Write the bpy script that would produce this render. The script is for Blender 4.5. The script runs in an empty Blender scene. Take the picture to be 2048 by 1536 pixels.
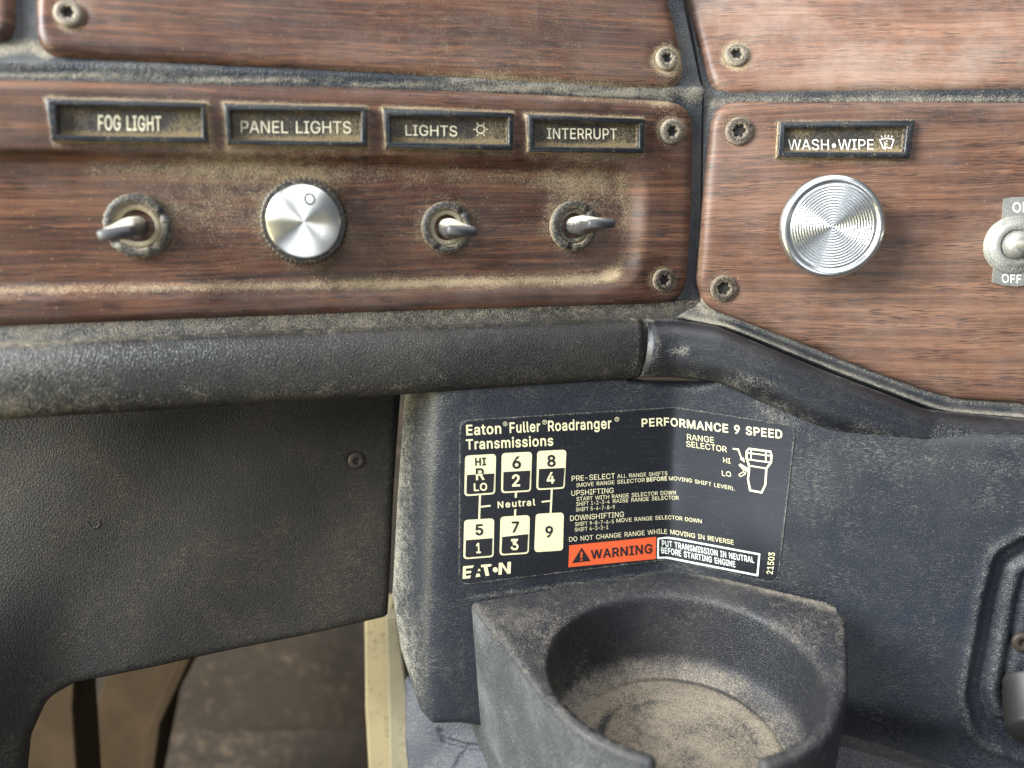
import bpy, math, random
import numpy as np
from mathutils import Matrix, Vector
from mathutils.geometry import delaunay_2d_cdt

random.seed(4); RNG = np.random.default_rng(4)
SC = bpy.context.scene
COL = SC.collection
S = 0.001                                    # everything below is in millimetres
FPX = 1518.0                                 # focal length of the photograph in its own pixels
TH = math.radians(18)                        # the phone looks 18 degrees down
AR = np.array([1, 0, 0.]); AF = np.array([0, math.cos(TH), -math.sin(TH)]); AU = np.array([0, math.sin(TH), math.cos(TH)])
CAM = np.array([0, 0, 430.])

# ------------------------------------------------------------------ camera, light, exposure
cd = bpy.data.cameras.new('camera'); cam = bpy.data.objects.new('camera', cd); COL.objects.link(cam)
cam.location = CAM * S; cam.rotation_euler = (math.radians(90) - TH, 0, 0)
cd.sensor_width = 36; cd.lens = 36 * FPX / 2048; cd.clip_start = 0.01; cd.clip_end = 50
cd.dof.use_dof = True; cd.dof.focus_distance = 0.243; cd.dof.aperture_fstop = 7.0
SC.camera = cam
SC.view_settings.view_transform = 'Standard'; SC.view_settings.look = 'None'
SC.view_settings.exposure = 0.18; SC.view_settings.gamma = 1
SC.render.engine = 'CYCLES'; SC.cycles.use_denoising = True; SC.cycles.max_bounces = 6

def campt(x, y, z): return CAM + x * AR + y * AU + z * AF
W = bpy.data.worlds.new('World'); SC.world = W; W.use_nodes = True
W.node_tree.nodes['Background'].inputs[0].default_value = (0.75, 0.86, 1.0, 1)
W.node_tree.nodes['Background'].inputs[1].default_value = 0.12

def area(name, pos, aim, sx, sy, energy, color):
    l = bpy.data.lights.new(name, 'AREA'); l.shape = 'RECTANGLE'; l.size = sx * S; l.size_y = sy * S
    l.energy = energy; l.color = color
    o = bpy.data.objects.new(name, l); COL.objects.link(o)
    p = campt(*pos); q = campt(*aim); o.location = p * S
    o.rotation_euler = Vector(q - p).to_track_quat('-Z', 'Y').to_euler()
area('door_window_light', (-720, 330, -230), (20, -20, 240), 560, 520, 34.0, (0.93, 0.97, 1.0))
area('rear_window_light', (160, 380, -900), (60, -40, 240), 620, 420, 4.5, (0.90, 0.95, 1.0))
area('windshield_light', (60, 720, 60), (20, 0, 230), 900, 420, 5.0, (0.97, 0.98, 1.0))
area('open_door_light', (-640, -120, -70), (-40, -60, 240), 130, 560, 4.2, (1.0, 0.90, 0.50))
area('console_sheen_light', (60, -390, -400), (95, -30, 238), 340, 200, 1.05, (0.82, 0.90, 1.0))  # added lamp, no known source: lays a sheen on the right console face

# ------------------------------------------------------------------ geometry helpers
def ray(px, py):
    px = np.asarray(px, float); py = np.asarray(py, float)
    return ((px - 1024) / FPX)[..., None] * AR - ((py - 768) / FPX)[..., None] * AU + AF
def project(P):
    d = np.asarray(P) - CAM
    z = d @ AF
    return np.stack([1024 + FPX * (d @ AR) / z, 768 - FPX * (d @ AU) / z], -1)
def nrm(v): v = np.asarray(v, float); return v / np.linalg.norm(v, axis=-1, keepdims=True)

class Plane:
    def __init__(s, p, eu, n):
        s.p = np.array(p, float); s.n = nrm(n); s.eu = nrm(eu); s.ev = nrm(np.cross(s.n, s.eu)); s.eu = np.cross(s.ev, s.n)
    @staticmethod
    def make(px, py, z, yaw, tilt):
        a = math.radians(yaw); t = math.radians(tilt)
        eu = math.cos(a) * AR + math.sin(a) * AF; ev = math.cos(t) * AU - math.sin(t) * AF
        return Plane(CAM + ray(px, py) * z, eu, np.cross(eu, ev))
    def off(s, h): return Plane(s.p + s.n * h, s.eu, s.n)
    def w(s, px, py): return (ray(px, py) @ s.n) / float((s.p - CAM) @ s.n)
    def hit(s, px, py): return CAM + ray(px, py) / s.w(px, py)[..., None]
    def normal(s, px, py): return np.broadcast_to(s.n, np.shape(px) + (3,))
    def frame(s, o=None): return frame(s.p if o is None else o, s.eu, s.ev, s.n)
def frame(o, eu, ev, n):
    m = np.eye(4); m[:3, 0] = eu; m[:3, 1] = ev; m[:3, 2] = n; m[:3, 3] = o
    return m
class Surf:                                   # a bent surface: several planes blended into one another
    def __init__(s, fn, base): s.fn = fn; s.base = base
    def w(s, px, py): return s.fn(np.asarray(px, float), np.asarray(py, float))
    def hit(s, px, py): return CAM + ray(px, py) / s.w(px, py)[..., None]
    def normal(s, px, py):
        px = np.asarray(px, float); py = np.asarray(py, float); e = 2.
        a = s.hit(px + e, py) - s.hit(px - e, py); b = s.hit(px, py - e) - s.hit(px, py + e)
        return nrm(np.cross(a, b))
    def frame(s, o=None): return s.base.frame(o)
def smax(a, b, k): return np.maximum(a, b) + k * np.log1p(np.exp(-np.abs(a - b) / k))
def smin(a, b, k): return -smax(-a, -b, k)
def sstep(a, b, x): t = np.clip((x - a) / (b - a), 0, 1); return t * t * (3 - 2 * t)

def seg_dist(P, poly, closed):
    P = np.asarray(P, float); poly = np.asarray(poly, float)
    A = poly; B = np.roll(poly, -1, 0)
    if not closed: A = A[:-1]; B = B[:-1]
    best = np.full(len(P), 1e9)
    for a, b in zip(A, B):
        ab = b - a; t = np.clip(((P - a) @ ab) / max(ab @ ab, 1e-9), 0, 1)
        best = np.minimum(best, np.linalg.norm(P - a - t[:, None] * ab, axis=1))
    return best
def inside(P, poly):
    x, y = P[:, 0], P[:, 1]; c = np.zeros(len(P), bool); n = len(poly)
    for i in range(n):
        (x0, y0), (x1, y1) = poly[i], poly[(i + 1) % n]
        if y0 == y1: continue
        c ^= ((y0 > y) != (y1 > y)) & (x < (x1 - x0) * (y - y0) / (y1 - y0) + x0)
    return c
def sdf(P, poly): d = seg_dist(P, poly, True); return np.where(inside(np.asarray(P), poly), d, -d)
def round_poly(pts, radii, n=7):
    out = []; N = len(pts)
    if np.isscalar(radii): radii = [radii] * N
    for i in range(N):
        p = np.array(pts[i], float); a = np.array(pts[i - 1], float); b = np.array(pts[(i + 1) % N], float); r = radii[i]
        if r <= 0: out.append(p); continue
        u = nrm(a - p); v = nrm(b - p); ang = math.acos(np.clip(u @ v, -1, 1))
        d = min(r / math.tan(ang / 2), .48 * np.linalg.norm(a - p), .48 * np.linalg.norm(b - p))
        p0, p1 = p + u * d, p + v * d
        for k in range(n + 1):
            t = k / n; out.append((1 - t) ** 2 * p0 + 2 * t * (1 - t) * p + t * t * p1)
    return np.array(out)
def resample(poly, step, closed=True):
    poly = np.asarray(poly, float); out = []; N = len(poly)
    for i in range(N if closed else N - 1):
        a, b = poly[i], poly[(i + 1) % N]; k = max(1, int(round(np.linalg.norm(b - a) / step)))
        out += [a + (b - a) * j / k for j in range(k)]
    if not closed: out.append(poly[-1])
    return np.array(out)

def set_props(o, label=None, cat=None, group=None, kind=None):
    if label: o['label'] = label
    if cat: o['category'] = cat
    if group: o['group'] = group
    if kind: o['kind'] = kind
    return o
def m4(M): 
    N = M.copy(); N[:3, 3] *= S; return Matrix(N.tolist())
FR = {}
def empty(name, M, label, cat, group=None):
    o = bpy.data.objects.new(name, None); COL.objects.link(o); o.empty_display_size = .01
    o.matrix_world = m4(M); FR[o.name] = M
    return set_props(o, label, cat, group)
def mesh_obj(name, V, Fc, mat, parent=None, M=None, dust=None, smooth=True, mats=None, fmat=None, local=False):
    """V in world mm (or in the frame's own mm when local); M is the object's frame, or the parent's."""
    if parent is not None: M = FR[parent.name]
    V = np.asarray(V, float)
    if not local:
        V = (V - M[:3, 3]) @ M[:3, :3]
    me = bpy.data.meshes.new(name); me.from_pydata((V * S).tolist(), [], [tuple(int(i) for i in f) for f in Fc]); 
    if mats:
        for m in mats: me.materials.append(m)
        me.polygons.foreach_set('material_index', fmat)
    else: me.materials.append(mat)
    if smooth: me.polygons.foreach_set('use_smooth', [True] * len(me.polygons))
    if dust is not None:
        a = me.attributes.new('dust', 'FLOAT', 'POINT'); a.data.foreach_set('value', np.asarray(dust, np.float32))
    me.update()
    o = bpy.data.objects.new(name, me); COL.objects.link(o)
    if parent is not None: o.parent = parent
    else: o.matrix_world = m4(M); 
    FR[o.name] = M
    return o
def sub(o_parent, name, V, Fc, mat, **kw):    # a sub-part: shares its part's frame
    return mesh_obj(name, V, Fc, mat, parent=o_parent, **kw)

def sheet(name, poly, surf, mat, height=None, dust=None, step=8., rings=(), thick=3., parent=None, M=None, extra=None, wall_dust=0.):
    """A moulded panel: outline in photograph pixels laid on a real surface, filled with a fine mesh,
    raised by height(P, d) mm and closed by a rim that runs `thick` mm back."""
    poly = resample(poly, step)
    lo, hi = poly.min(0), poly.max(0)
    xs = np.arange(lo[0], hi[0], step); ys = np.arange(lo[1], hi[1], step * .87)
    G = np.stack(np.meshgrid(xs, ys), -1); G[1::2, :, 0] += step / 2; G = G.reshape(-1, 2)
    G = G + RNG.uniform(-.12, .12, G.shape) * step
    d = sdf(G, poly); rmax = max(rings) if rings else 0
    G = G[d > rmax + step * .55]
    pts = [poly, G]
    if rings:                                 # rows of points that follow the rim, for its rounding
        A = np.roll(poly, 1, 0); B = np.roll(poly, -1, 0); t = nrm(B - A); nn = np.stack([-t[:, 1], t[:, 0]], -1)
        if not inside(poly[:1] + nn[:1] * 1.0, poly)[0]: nn = -nn
        for r in rings:
            Q = poly + nn * r; dq = sdf(Q, poly); pts.append(Q[dq > r * .93])
    if extra is not None: pts.append(extra)
    n0 = len(poly); P = np.concatenate(pts)
    V2, _, F, *_ = delaunay_2d_cdt([Vector(p) for p in P.tolist()], [(i, (i + 1) % n0) for i in range(n0)], [], 1, 1e-4)
    P = np.array([v[:] for v in V2]); F = [list(f) for f in F]
    d = np.maximum(sdf(P, poly), 0)
    h = height(P, d) if height is not None else np.zeros(len(P))
    X = surf.hit(P[:, 0], P[:, 1]); N = surf.normal(P[:, 0], P[:, 1])
    V = X + N * h[:, None]
    D = np.clip(dust(P, d), 0, 1.5) if dust is not None else np.zeros(len(P))
    # orientation and boundary
    FA = np.array(F); a, b, c = P[FA[:, 0]], P[FA[:, 1]], P[FA[:, 2]]
    cr = (b[:, 0] - a[:, 0]) * (c[:, 1] - a[:, 1]) - (b[:, 1] - a[:, 1]) * (c[:, 0] - a[:, 0])
    FA[cr > 0] = FA[cr > 0][:, ::-1]          # pixel y runs down
    edges = {}
    for f in FA.tolist():
        for i in range(3): edges[(f[i], f[(i + 1) % 3])] = 1
    bd = [e for e in edges if (e[1], e[0]) not in edges]
    Fc = FA.tolist()
    if thick:
        idx = {}; add = []; n1 = len(V)
        for e in bd:
            for v in e:
                if v not in idx: idx[v] = len(add); add.append(v)
        m = len(add); V = np.concatenate([V, V[add], V[add] - N[add] * thick]); D = np.concatenate([D, D[add], D[add] * 0 + wall_dust])
        Fc += [[n1 + idx[e[1]], n1 + idx[e[0]], n1 + m + idx[e[0]], n1 + m + idx[e[1]]] for e in bd]
    if M is None and parent is None: M = surf.frame(surf.hit(*np.array(P.mean(0))))
    return mesh_obj(name, V, Fc, mat, parent=parent, M=M, dust=D)

def strip(name, top, bot, surf, mat, prof, nt=18, dust=None, step=12., parent=None, M=None, cap=True):
    """A long moulded bar between two pixel curves; prof(t) gives its bulge towards the driver in mm, t=0 top, 1 bottom."""
    T = resample(top, step, False)
    def along(poly, n):
        poly = np.asarray(poly, float); L = np.concatenate([[0], np.cumsum(np.linalg.norm(np.diff(poly, axis=0), axis=1))]); u = np.linspace(0, L[-1], n)
        return np.stack([np.interp(u, L, poly[:, 0]), np.interp(u, L, poly[:, 1])], -1)
    n = len(T); T = along(top, n); B = along(bot, n)
    XT = surf.hit(T[:, 0], T[:, 1]); XB = surf.hit(B[:, 0], B[:, 1])
    N = surf.normal(T[:, 0], T[:, 1])
    V = []; D = []; uu = np.linspace(0, 1, n)
    for k in range(nt + 1):
        t = k / nt; tt, h = prof(t)
        h = h(uu) if callable(h) else h
        V.append(XT * (1 - tt) + XB * tt + N * (h[:, None] if np.ndim(h) else h))
        Pk = T * (1 - tt) + B * tt
        D.append(np.clip(np.broadcast_to(dust(Pk, t), (n,)), 0, 1.5) if dust is not None else np.zeros(n))
    V = np.concatenate(V); D = np.concatenate(D)
    Fc = [[k * n + i, (k + 1) * n + i, (k + 1) * n + i + 1, k * n + i + 1] for k in range(nt) for i in range(n - 1)]
    if cap:
        Fc.append([k * n for k in range(nt + 1)][::-1]); Fc.append([k * n + n - 1 for k in range(nt + 1)])
    if M is None and parent is None: M = surf.frame(XT[n // 2])
    return mesh_obj(name, V, Fc, mat, parent=parent, M=M, dust=D)

def lathe(prof, n=48, mod=None):
    """(r, h) rows about the local z axis, outermost low row first."""
    V = []; F = []
    for j, (r, h) in enumerate(prof):
        for i in range(n):
            a = 2 * math.pi * i / n; rr = mod(j, i, r) if mod else r
            V.append((rr * math.cos(a), rr * math.sin(a), h))
    for j in range(len(prof) - 1):
        for i in range(n):
            k = (i + 1) % n; F.append((j * n + i, j * n + k, (j + 1) * n + k, (j + 1) * n + i))
    F.append([(len(prof) - 1) * n + i for i in range(n)])
    return np.array(V), F
def box(c, s, taper=1.):
    x, y, z = [v / 2 for v in s]; V = []
    for dz, t in ((-z, 1.), (z, taper)):
        V += [(c[0] - x * t, c[1] - y * t, c[2] + dz), (c[0] + x * t, c[1] - y * t, c[2] + dz), (c[0] + x * t, c[1] + y * t, c[2] + dz), (c[0] - x * t, c[1] + y * t, c[2] + dz)]
    return np.array(V), [(3, 2, 1, 0), (4, 5, 6, 7), (0, 1, 5, 4), (1, 2, 6, 5), (2, 3, 7, 6), (3, 0, 4, 7)]
def at(surf, px, py): return surf.frame(surf.hit(np.float64(px), np.float64(py)))
def bevelled(o, w=.3, seg=2):
    m = o.modifiers.new('bevel', 'BEVEL'); m.width = w * S; m.segments = seg; m.limit_method = 'ANGLE'; m.angle_limit = .6
    return o

# ------------------------------------------------------------------ materials
class NT:
    def __init__(s, name):
        s.m = bpy.data.materials.new(name); s.m.use_nodes = True; s.t = s.m.node_tree; s.b = s.t.nodes['Principled BSDF']
        s.co = s.n('ShaderNodeTexCoord').outputs['Object']
    def n(s, typ, **kw):
        x = s.t.nodes.new(typ)
        for k, v in kw.items(): setattr(x, k, v)
        return x
    def lk(s, a, b):
        if isinstance(a, (int, float)): b.default_value = a
        elif isinstance(a, tuple): b.default_value = a if len(a) == 4 or b.type == 'VECTOR' else a + (1,)
        else: s.t.links.new(a, b)
    def math(s, op, a, b=0., clamp=False):
        x = s.n('ShaderNodeMath', operation=op, use_clamp=clamp); s.lk(a, x.inputs[0]); s.lk(b, x.inputs[1]); return x.outputs[0]
    def map(s, scale, rot=(0, 0, 0), loc=(0, 0, 0), src=None):
        x = s.n('ShaderNodeMapping'); s.lk(src or s.co, x.inputs[0]); x.inputs['Scale'].default_value = scale; x.inputs['Rotation'].default_value = rot; x.inputs['Location'].default_value = loc
        return x.outputs[0]
    def noise(s, scale, detail=3., rough=.55, dist=0., vec=None):
        x = s.n('ShaderNodeTexNoise'); s.lk(vec or s.co, x.inputs['Vector']); x.inputs['Scale'].default_value = scale
        x.inputs['Detail'].default_value = detail; x.inputs['Roughness'].default_value = rough; x.inputs['Distortion'].default_value = dist
        return x.outputs['Fac']
    def ss(s, v, a, b):
        x = s.n('ShaderNodeMapRange', interpolation_type='SMOOTHSTEP'); s.lk(v, x.inputs[0]); x.inputs[1].default_value = a; x.inputs[2].default_value = b
        return x.outputs[0]
    def mix(s, f, a, b):
        x = s.n('ShaderNodeMix', data_type='RGBA'); s.lk(f, x.inputs[0]); s.lk(a, x.inputs[6]); s.lk(b, x.inputs[7]); return x.outputs[2]
    def mixf(s, f, a, b):
        x = s.n('ShaderNodeMix', data_type='FLOAT'); s.lk(f, x.inputs[0]); s.lk(a, x.inputs[2]); s.lk(b, x.inputs[3]); return x.outputs[0]
    def ramp(s, v, stops):
        x = s.n('ShaderNodeValToRGB'); s.lk(v, x.inputs[0]); e = x.color_ramp.elements
        while len(e) < len(stops): e.new(.5)
        for k, (p, c) in zip(e, stops): k.position = p; k.color = c + (1,)
        return x.outputs[0]
    def bump(s, h, dist, strength=1., prev=None):
        x = s.n('ShaderNodeBump'); s.lk(h, x.inputs['Height']); x.inputs['Distance'].default_value = dist; x.inputs['Strength'].default_value = strength
        if prev is not None: s.lk(prev, x.inputs['Normal'])
        return x.outputs[0]
    def out(s, base, rough, normal=None, **kw):
        s.lk(base, s.b.inputs['Base Color']); s.lk(rough, s.b.inputs['Roughness'])
        if normal is not None: s.lk(normal, s.b.inputs['Normal'])
        for k, v in kw.items(): s.lk(v, s.b.inputs[k])
        return s.m
    def dust(s, bias=0., fine=2200., gain=1.):
        """Where dust lies: the painted-by-settling attribute, broken up by grain."""
        a = s.n('ShaderNodeAttribute', attribute_name='dust').outputs['Fac']
        v = s.math('ADD', s.math('MULTIPLY', a, gain), bias)
        n1 = s.noise(fine, 2, .7); n2 = s.noise(330, 4, .65); n3 = s.noise(60, 3, .6)
        v = s.math('ADD', v, s.math('MULTIPLY', s.math('SUBTRACT', n1, .5), 1.5))
        v = s.math('ADD', v, s.math('MULTIPLY', s.math('SUBTRACT', n2, .5), .7))
        v = s.math('ADD', v, s.math('MULTIPLY', s.math('SUBTRACT', n3, .5), .35))
        return s.ss(v, .25, 1.02), n1
DUST = (.47, .36, .215)
GREY_DUST = (.36, .34, .285)

def wood_mat(name, dark, mid, light, film=.04, rough=.36, shift=(0, 0, 0), yscale=1.):
    k = NT(name)
    warp = k.n('ShaderNodeTexNoise'); k.lk(k.map((9, 26, 9), loc=shift), warp.inputs['Vector']); warp.inputs['Scale'].default_value = 1.; warp.inputs['Detail'].default_value = 2
    off = k.n('ShaderNodeVectorMath', operation='MULTIPLY_ADD'); k.lk(warp.outputs['Color'], off.inputs[0]); off.inputs[1].default_value = (.0, .006, 0); k.lk(k.co, off.inputs[2])
    v = off.outputs[0]
    g1 = k.noise(1., 5, .62, vec=k.map((12, 540 * yscale, 12), loc=shift, src=v))
    g2 = k.noise(1., 3, .6, vec=k.map((46, 2100 * yscale, 46), loc=shift, src=v))
    g3 = k.noise(1., 2, .5, vec=k.map((10, 75, 10), loc=shift, src=v))
    f = k.math('ADD', k.math('MULTIPLY', g1, .46), k.math('ADD', k.math('MULTIPLY', g2, .24), k.math('MULTIPLY', g3, .30)))
    col = k.ramp(f, [(.36, dark), (.49, mid), (.62, light)])
    pore = k.noise(1., 1, .5, vec=k.map((150, 3300 * yscale, 150), loc=(3, 1, 0), src=v))
    patch = k.ss(k.noise(1., 2, .5, vec=k.map((30, 160, 30), src=v)), .38, .62)
    pm = k.math('MULTIPLY', k.ss(pore, .515, .60), k.math('ADD', k.math('MULTIPLY', patch, .6), .25))
    col = k.mix(pm, col, tuple(c * .6 + .003 for c in dark))
    lum = k.ss(k.noise(20, 8, .74), .36, .70)                               # a thin smeared film of dried dust, also the painted sheen of M_WOOD3
    col = k.mix(k.math('MULTIPLY', lum, film), col, (.52, .46, .40))
    d, n1 = k.dust(bias=-.02)
    spk = k.math('MULTIPLY', k.ss(k.noise(1500, 1, .5), .72, .78), .5)
    d2 = k.math('MAXIMUM', d, spk)
    colr = k.mix(k.math('MULTIPLY', d2, .88), col, k.mix(n1, (.29, .215, .12), (.50, .395, .255)))
    rgh = k.mixf(d2, k.mixf(k.noise(40, 4, .6), rough - .06, rough + .14), .95)
    nb = k.bump(pore, .00008, .35); nb = k.bump(k.noise(260, 3), .00012, .3, nb); nb = k.bump(k.math('MULTIPLY', d, n1), .0005, .8, nb)
    return k.out(colr, rgh, nb, **{'Specular IOR Level': .32})
M_WOOD = wood_mat('rosewood_laminate', (.013, .0055, .0045), (.066, .0255, .0135), (.172, .073, .035), film=.08, rough=.42)
M_WOOD2 = wood_mat('rosewood_laminate_faded', (.034, .0175, .0145), (.118, .056, .035), (.235, .118, .068), film=.11, rough=.42, shift=(2.3, .7, 0), yscale=.9)
M_WOOD3 = wood_mat('rosewood_painted_sheen', (.050, .025, .018), (.150, .072, .046), (.26, .132, .080), film=.26, rough=.38, yscale=1.15, shift=(5.3, 1.7, 0))  # paler wood and heavier film: the upper panel's sheen put into the colour

def vinyl_mat(name, base, rough=.42, film=.12, dustc=DUST, bias=0., grain=1400, scr=.5, bump=.00022, fleck=.35):
    k = NT(name)
    cell = k.n('ShaderNodeTexVoronoi', feature='DISTANCE_TO_EDGE'); k.lk(k.map((1, 1, 1), src=k.co), cell.inputs['Vector']); cell.inputs['Scale'].default_value = grain
    leather = k.ss(cell.outputs['Distance'], 0., .28)
    n2 = k.noise(grain * 1.6, 3, .6)
    big = k.noise(32, 5, .65)
    col = k.mix(k.math('MULTIPLY', k.ss(big, .42, .75), film), base, dustc)
    # little rubbed streaks that turn with the place
    st = None
    for q, (ang, sc, lc) in enumerate(((.35, 3100, 0.), (1.25, 2700, 3.), (2.0, 3400, 7.), (2.75, 2900, 11.))):
        a = k.ss(k.noise(1., 2, .6, .25, vec=k.map((sc * .16, sc, sc * .3), rot=(0, 0, ang), loc=(lc, 0, 0))), .57, .67)
        a = k.math('MULTIPLY', a, k.ss(k.noise(70, 2, .6, vec=k.map((1, 1, 1), loc=(lc, q, 0))), .48, .62))
        st = a if st is None else k.math('MAXIMUM', st, a)
    st = k.math('MULTIPLY', st, k.ss(k.noise(28, 3, .6), .34, .60))
    fl = k.ss(k.noise(1900, 2, .6), .60, .72)
    rub = k.math('MAXIMUM', k.math('MULTIPLY', st, scr), k.math('MULTIPLY', fl, fleck))
    col = k.mix(k.math('MULTIPLY', rub, .55), col, tuple(c * .8 for c in dustc))
    d, n1 = k.dust(bias=bias)
    col = k.mix(k.math('MULTIPLY', d, .9), col, k.mix(n1, tuple(c * .62 for c in dustc), tuple(min(1, c * 1.15) for c in dustc)))
    rgh = k.mixf(k.math('MAXIMUM', d, k.math('MULTIPLY', rub, .6)), k.mixf(big, rough - .05, rough + .2), .95)
    nb = k.bump(leather, bump, .5); nb = k.bump(n2, bump * .8, .5, nb); nb = k.bump(k.math('MULTIPLY', d, n1), .0005, .7, nb)
    return k.out(col, rgh, nb)
M_VINYL = vinyl_mat('black_dash_vinyl', (.016, .0165, .018), .44, .10)
M_BLUE = vinyl_mat('blue_black_vinyl', (.0125, .0155, .0225), .36, .04, GREY_DUST, scr=.48, fleck=.36, bump=.00010)
M_BAR = vinyl_mat('padded_bar_vinyl', (.0095, .0098, .0098), .33, .04, (.33, .275, .185), scr=.15, fleck=.42, grain=1250, bump=.00017)
M_BAR2 = vinyl_mat('hard_bar_plastic', (.0085, .0095, .013), .25, .05, (.36, .34, .29), scr=.2, fleck=.28, grain=1900, bump=.00006)
M_TRIM = vinyl_mat('blue_black_trim', (.016, .020, .027), .36, .14, (.40, .36, .28), scr=.3)
M_KNEE = vinyl_mat('fuzzy_knee_panel', (.0075, .0062, .0046), .62, .07, (.17, .13, .08), scr=.8, fleck=.7, grain=1300, bump=.0002)
M_CUP = vinyl_mat('dusty_cup_plastic', (.0105, .012, .0165), .40, .07, (.32, .275, .215), scr=.25, fleck=.5, grain=1500, bump=.00018)
M_WELL = vinyl_mat('dusty_well_floor', (.017, .019, .022), .5, .12, (.33, .275, .20), scr=.25, fleck=.45, grain=1500, bump=.00018)
M_FACET = vinyl_mat('lit_cup_side', (.036, .040, .044), .40, .16, (.36, .36, .36), scr=.5, fleck=.7, grain=1500)  # same black plastic as the cup, painted grey as if lit, with dust

def simple(name, col, rough, metal=0., nscale=900, var=.25, bump=.00008, dust=0., dustc=DUST, fine=1800):
    k = NT(name); n = k.noise(nscale, 4, .6)
    c = k.mix(n, tuple(x * (1 - var) for x in col), tuple(min(1, x * (1 + var)) for x in col))
    d, n1 = k.dust(bias=dust, fine=fine)
    c = k.mix(k.math('MULTIPLY', d, .9), c, k.mix(n1, tuple(x * .65 for x in dustc), dustc))
    nb = k.bump(n, bump, .5); nb = k.bump(k.math('MULTIPLY', d, n1), .0004, .6, nb)
    return k.out(c, k.mixf(d, k.mixf(n, rough - .05, rough + .1), .95), nb, Metallic=k.mixf(d, metal, 0.) if metal else 0.)
M_FRAME = simple('black_gloss_plastic', (.010, .012, .015), .30, dust=.16)
M_INSERT = simple('label_insert', (.020, .017, .013), .5, dust=.30, dustc=(.30, .225, .12))
M_LETTER = simple('dusty_white_print', (.70, .64, .46), .6, dust=.10, dustc=(.42, .34, .21))
M_LETTERW = simple('white_print', (.74, .73, .68), .6, dust=.0)
M_SCREW = simple('dull_screw_steel', (.15, .125, .10), .45, 1., dust=.44, dustc=(.30, .26, .19))
M_SCREWD = simple('dark_screw_steel', (.10, .082, .066), .42, 1., dust=.30, dustc=(.30, .25, .18))
M_RUST = simple('rusty_steel', (.035, .024, .017), .6, .2, dust=-.3)
M_HOLE = simple('dark_hole', (.012, .010, .009), .7)
M_COLLAR = simple('dusty_collar', (.035, .034, .034), .42, .3, dust=.28, dustc=(.36, .30, .2))
M_LEVER = simple('toggle_lever_grey', (.05, .05, .052), .4, .1, dust=.0, dustc=(.66, .61, .48))
M_CHROME = simple('worn_chrome', (.62, .62, .58), .26, 1., dust=.12, dustc=(.5, .47, .38))
M_PLATE = simple('zinc_plate', (.30, .30, .275), .5, .6, dust=.12, dustc=(.5, .47, .38))
M_RUBBER = simple('black_knob_plastic', (.012, .012, .012), .42, dust=.18)
M_GREYROD = simple('scuffed_grey_rod', (.018, .017, .015), .5, .0, nscale=300, dust=-.35)
M_CREAM = simple('cream_paint', (.27, .225, .125), .6, nscale=45, var=.4, dust=.30, dustc=(.15, .11, .06), fine=420)
M_STAIN = simple('stained_cream_paint', (.21, .185, .12), .6, nscale=45, var=.5, dust=.25, dustc=(.16, .12, .07), fine=500)
M_BROWN = simple('dusty_brown_metal', (.034, .023, .0135), .95, nscale=60, var=.5, dust=-.02, dustc=(.075, .052, .03), fine=500)
M_BROWN.node_tree.nodes['Principled BSDF'].inputs['Specular IOR Level'].default_value = .08
M_CARPET = simple('dusty_floor_carpet', (.024, .017, .011), .95, nscale=30, var=.65, bump=.003, dust=.15, dustc=(.125, .088, .054), fine=110)
M_INK = simple('black_ink', (.012, .012, .014), .45)

def sticker_mat():
    k = NT('black_sticker_film'); n = k.noise(60, 4, .6); f = k.ss(k.noise(1500, 2, .6), .62, .74)
    st = k.ss(k.noise(1., 3, .6, vec=k.map((60, 1600, 60), rot=(0, 0, .5))), .60, .72)
    d, n1 = k.dust(bias=-.1)
    c = k.mix(k.math('MULTIPLY', f, .12), (.0125, .0135, .017), GREY_DUST); c = k.mix(k.math('MULTIPLY', st, .05), c, GREY_DUST)
    c = k.mix(k.math('MULTIPLY', d, .8), c, GREY_DUST)
    return k.out(c, k.mixf(n, .26, .38), k.bump(k.noise(900, 3), .00003, .3))
M_STICK = sticker_mat()
M_PRINT = simple('cream_print', (.80, .74, .46), .5, var=.06)
M_PRINTW = simple('pale_print', (.74, .80, .74), .5, var=.06)
M_ORANGE = simple('orange_print', (.72, .105, .030), .5, var=.08)

def brushed(name, col, rough, aniso):
    k = NT(name); k.lk(aniso, k.b.inputs['Anisotropic'])
    tg = k.n('ShaderNodeTangent', direction_type='RADIAL', axis='Z'); k.lk(tg.outputs[0], k.b.inputs['Tangent']); k.b.inputs['Anisotropic Rotation'].default_value = .25
    d, n1 = k.dust(bias=-.07); n = k.noise(2600, 2)
    sc = k.ss(k.noise(1., 2, .5, vec=k.map((90, 2400, 90), rot=(0, 0, .9))), .66, .72)
    c = k.mix(k.math('MULTIPLY', sc, .35), col, tuple(x * .55 for x in col))
    return k.out(k.mix(d, c, (.5, .45, .34)), k.mixf(n, rough - .05, rough + .07), None, Metallic=1.)
M_ALU = brushed('spun_aluminium', (.92, .90, .83), .33, .93)
M_ALU2 = brushed('grooved_aluminium', (.74, .74, .72), .28, .5)

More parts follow.
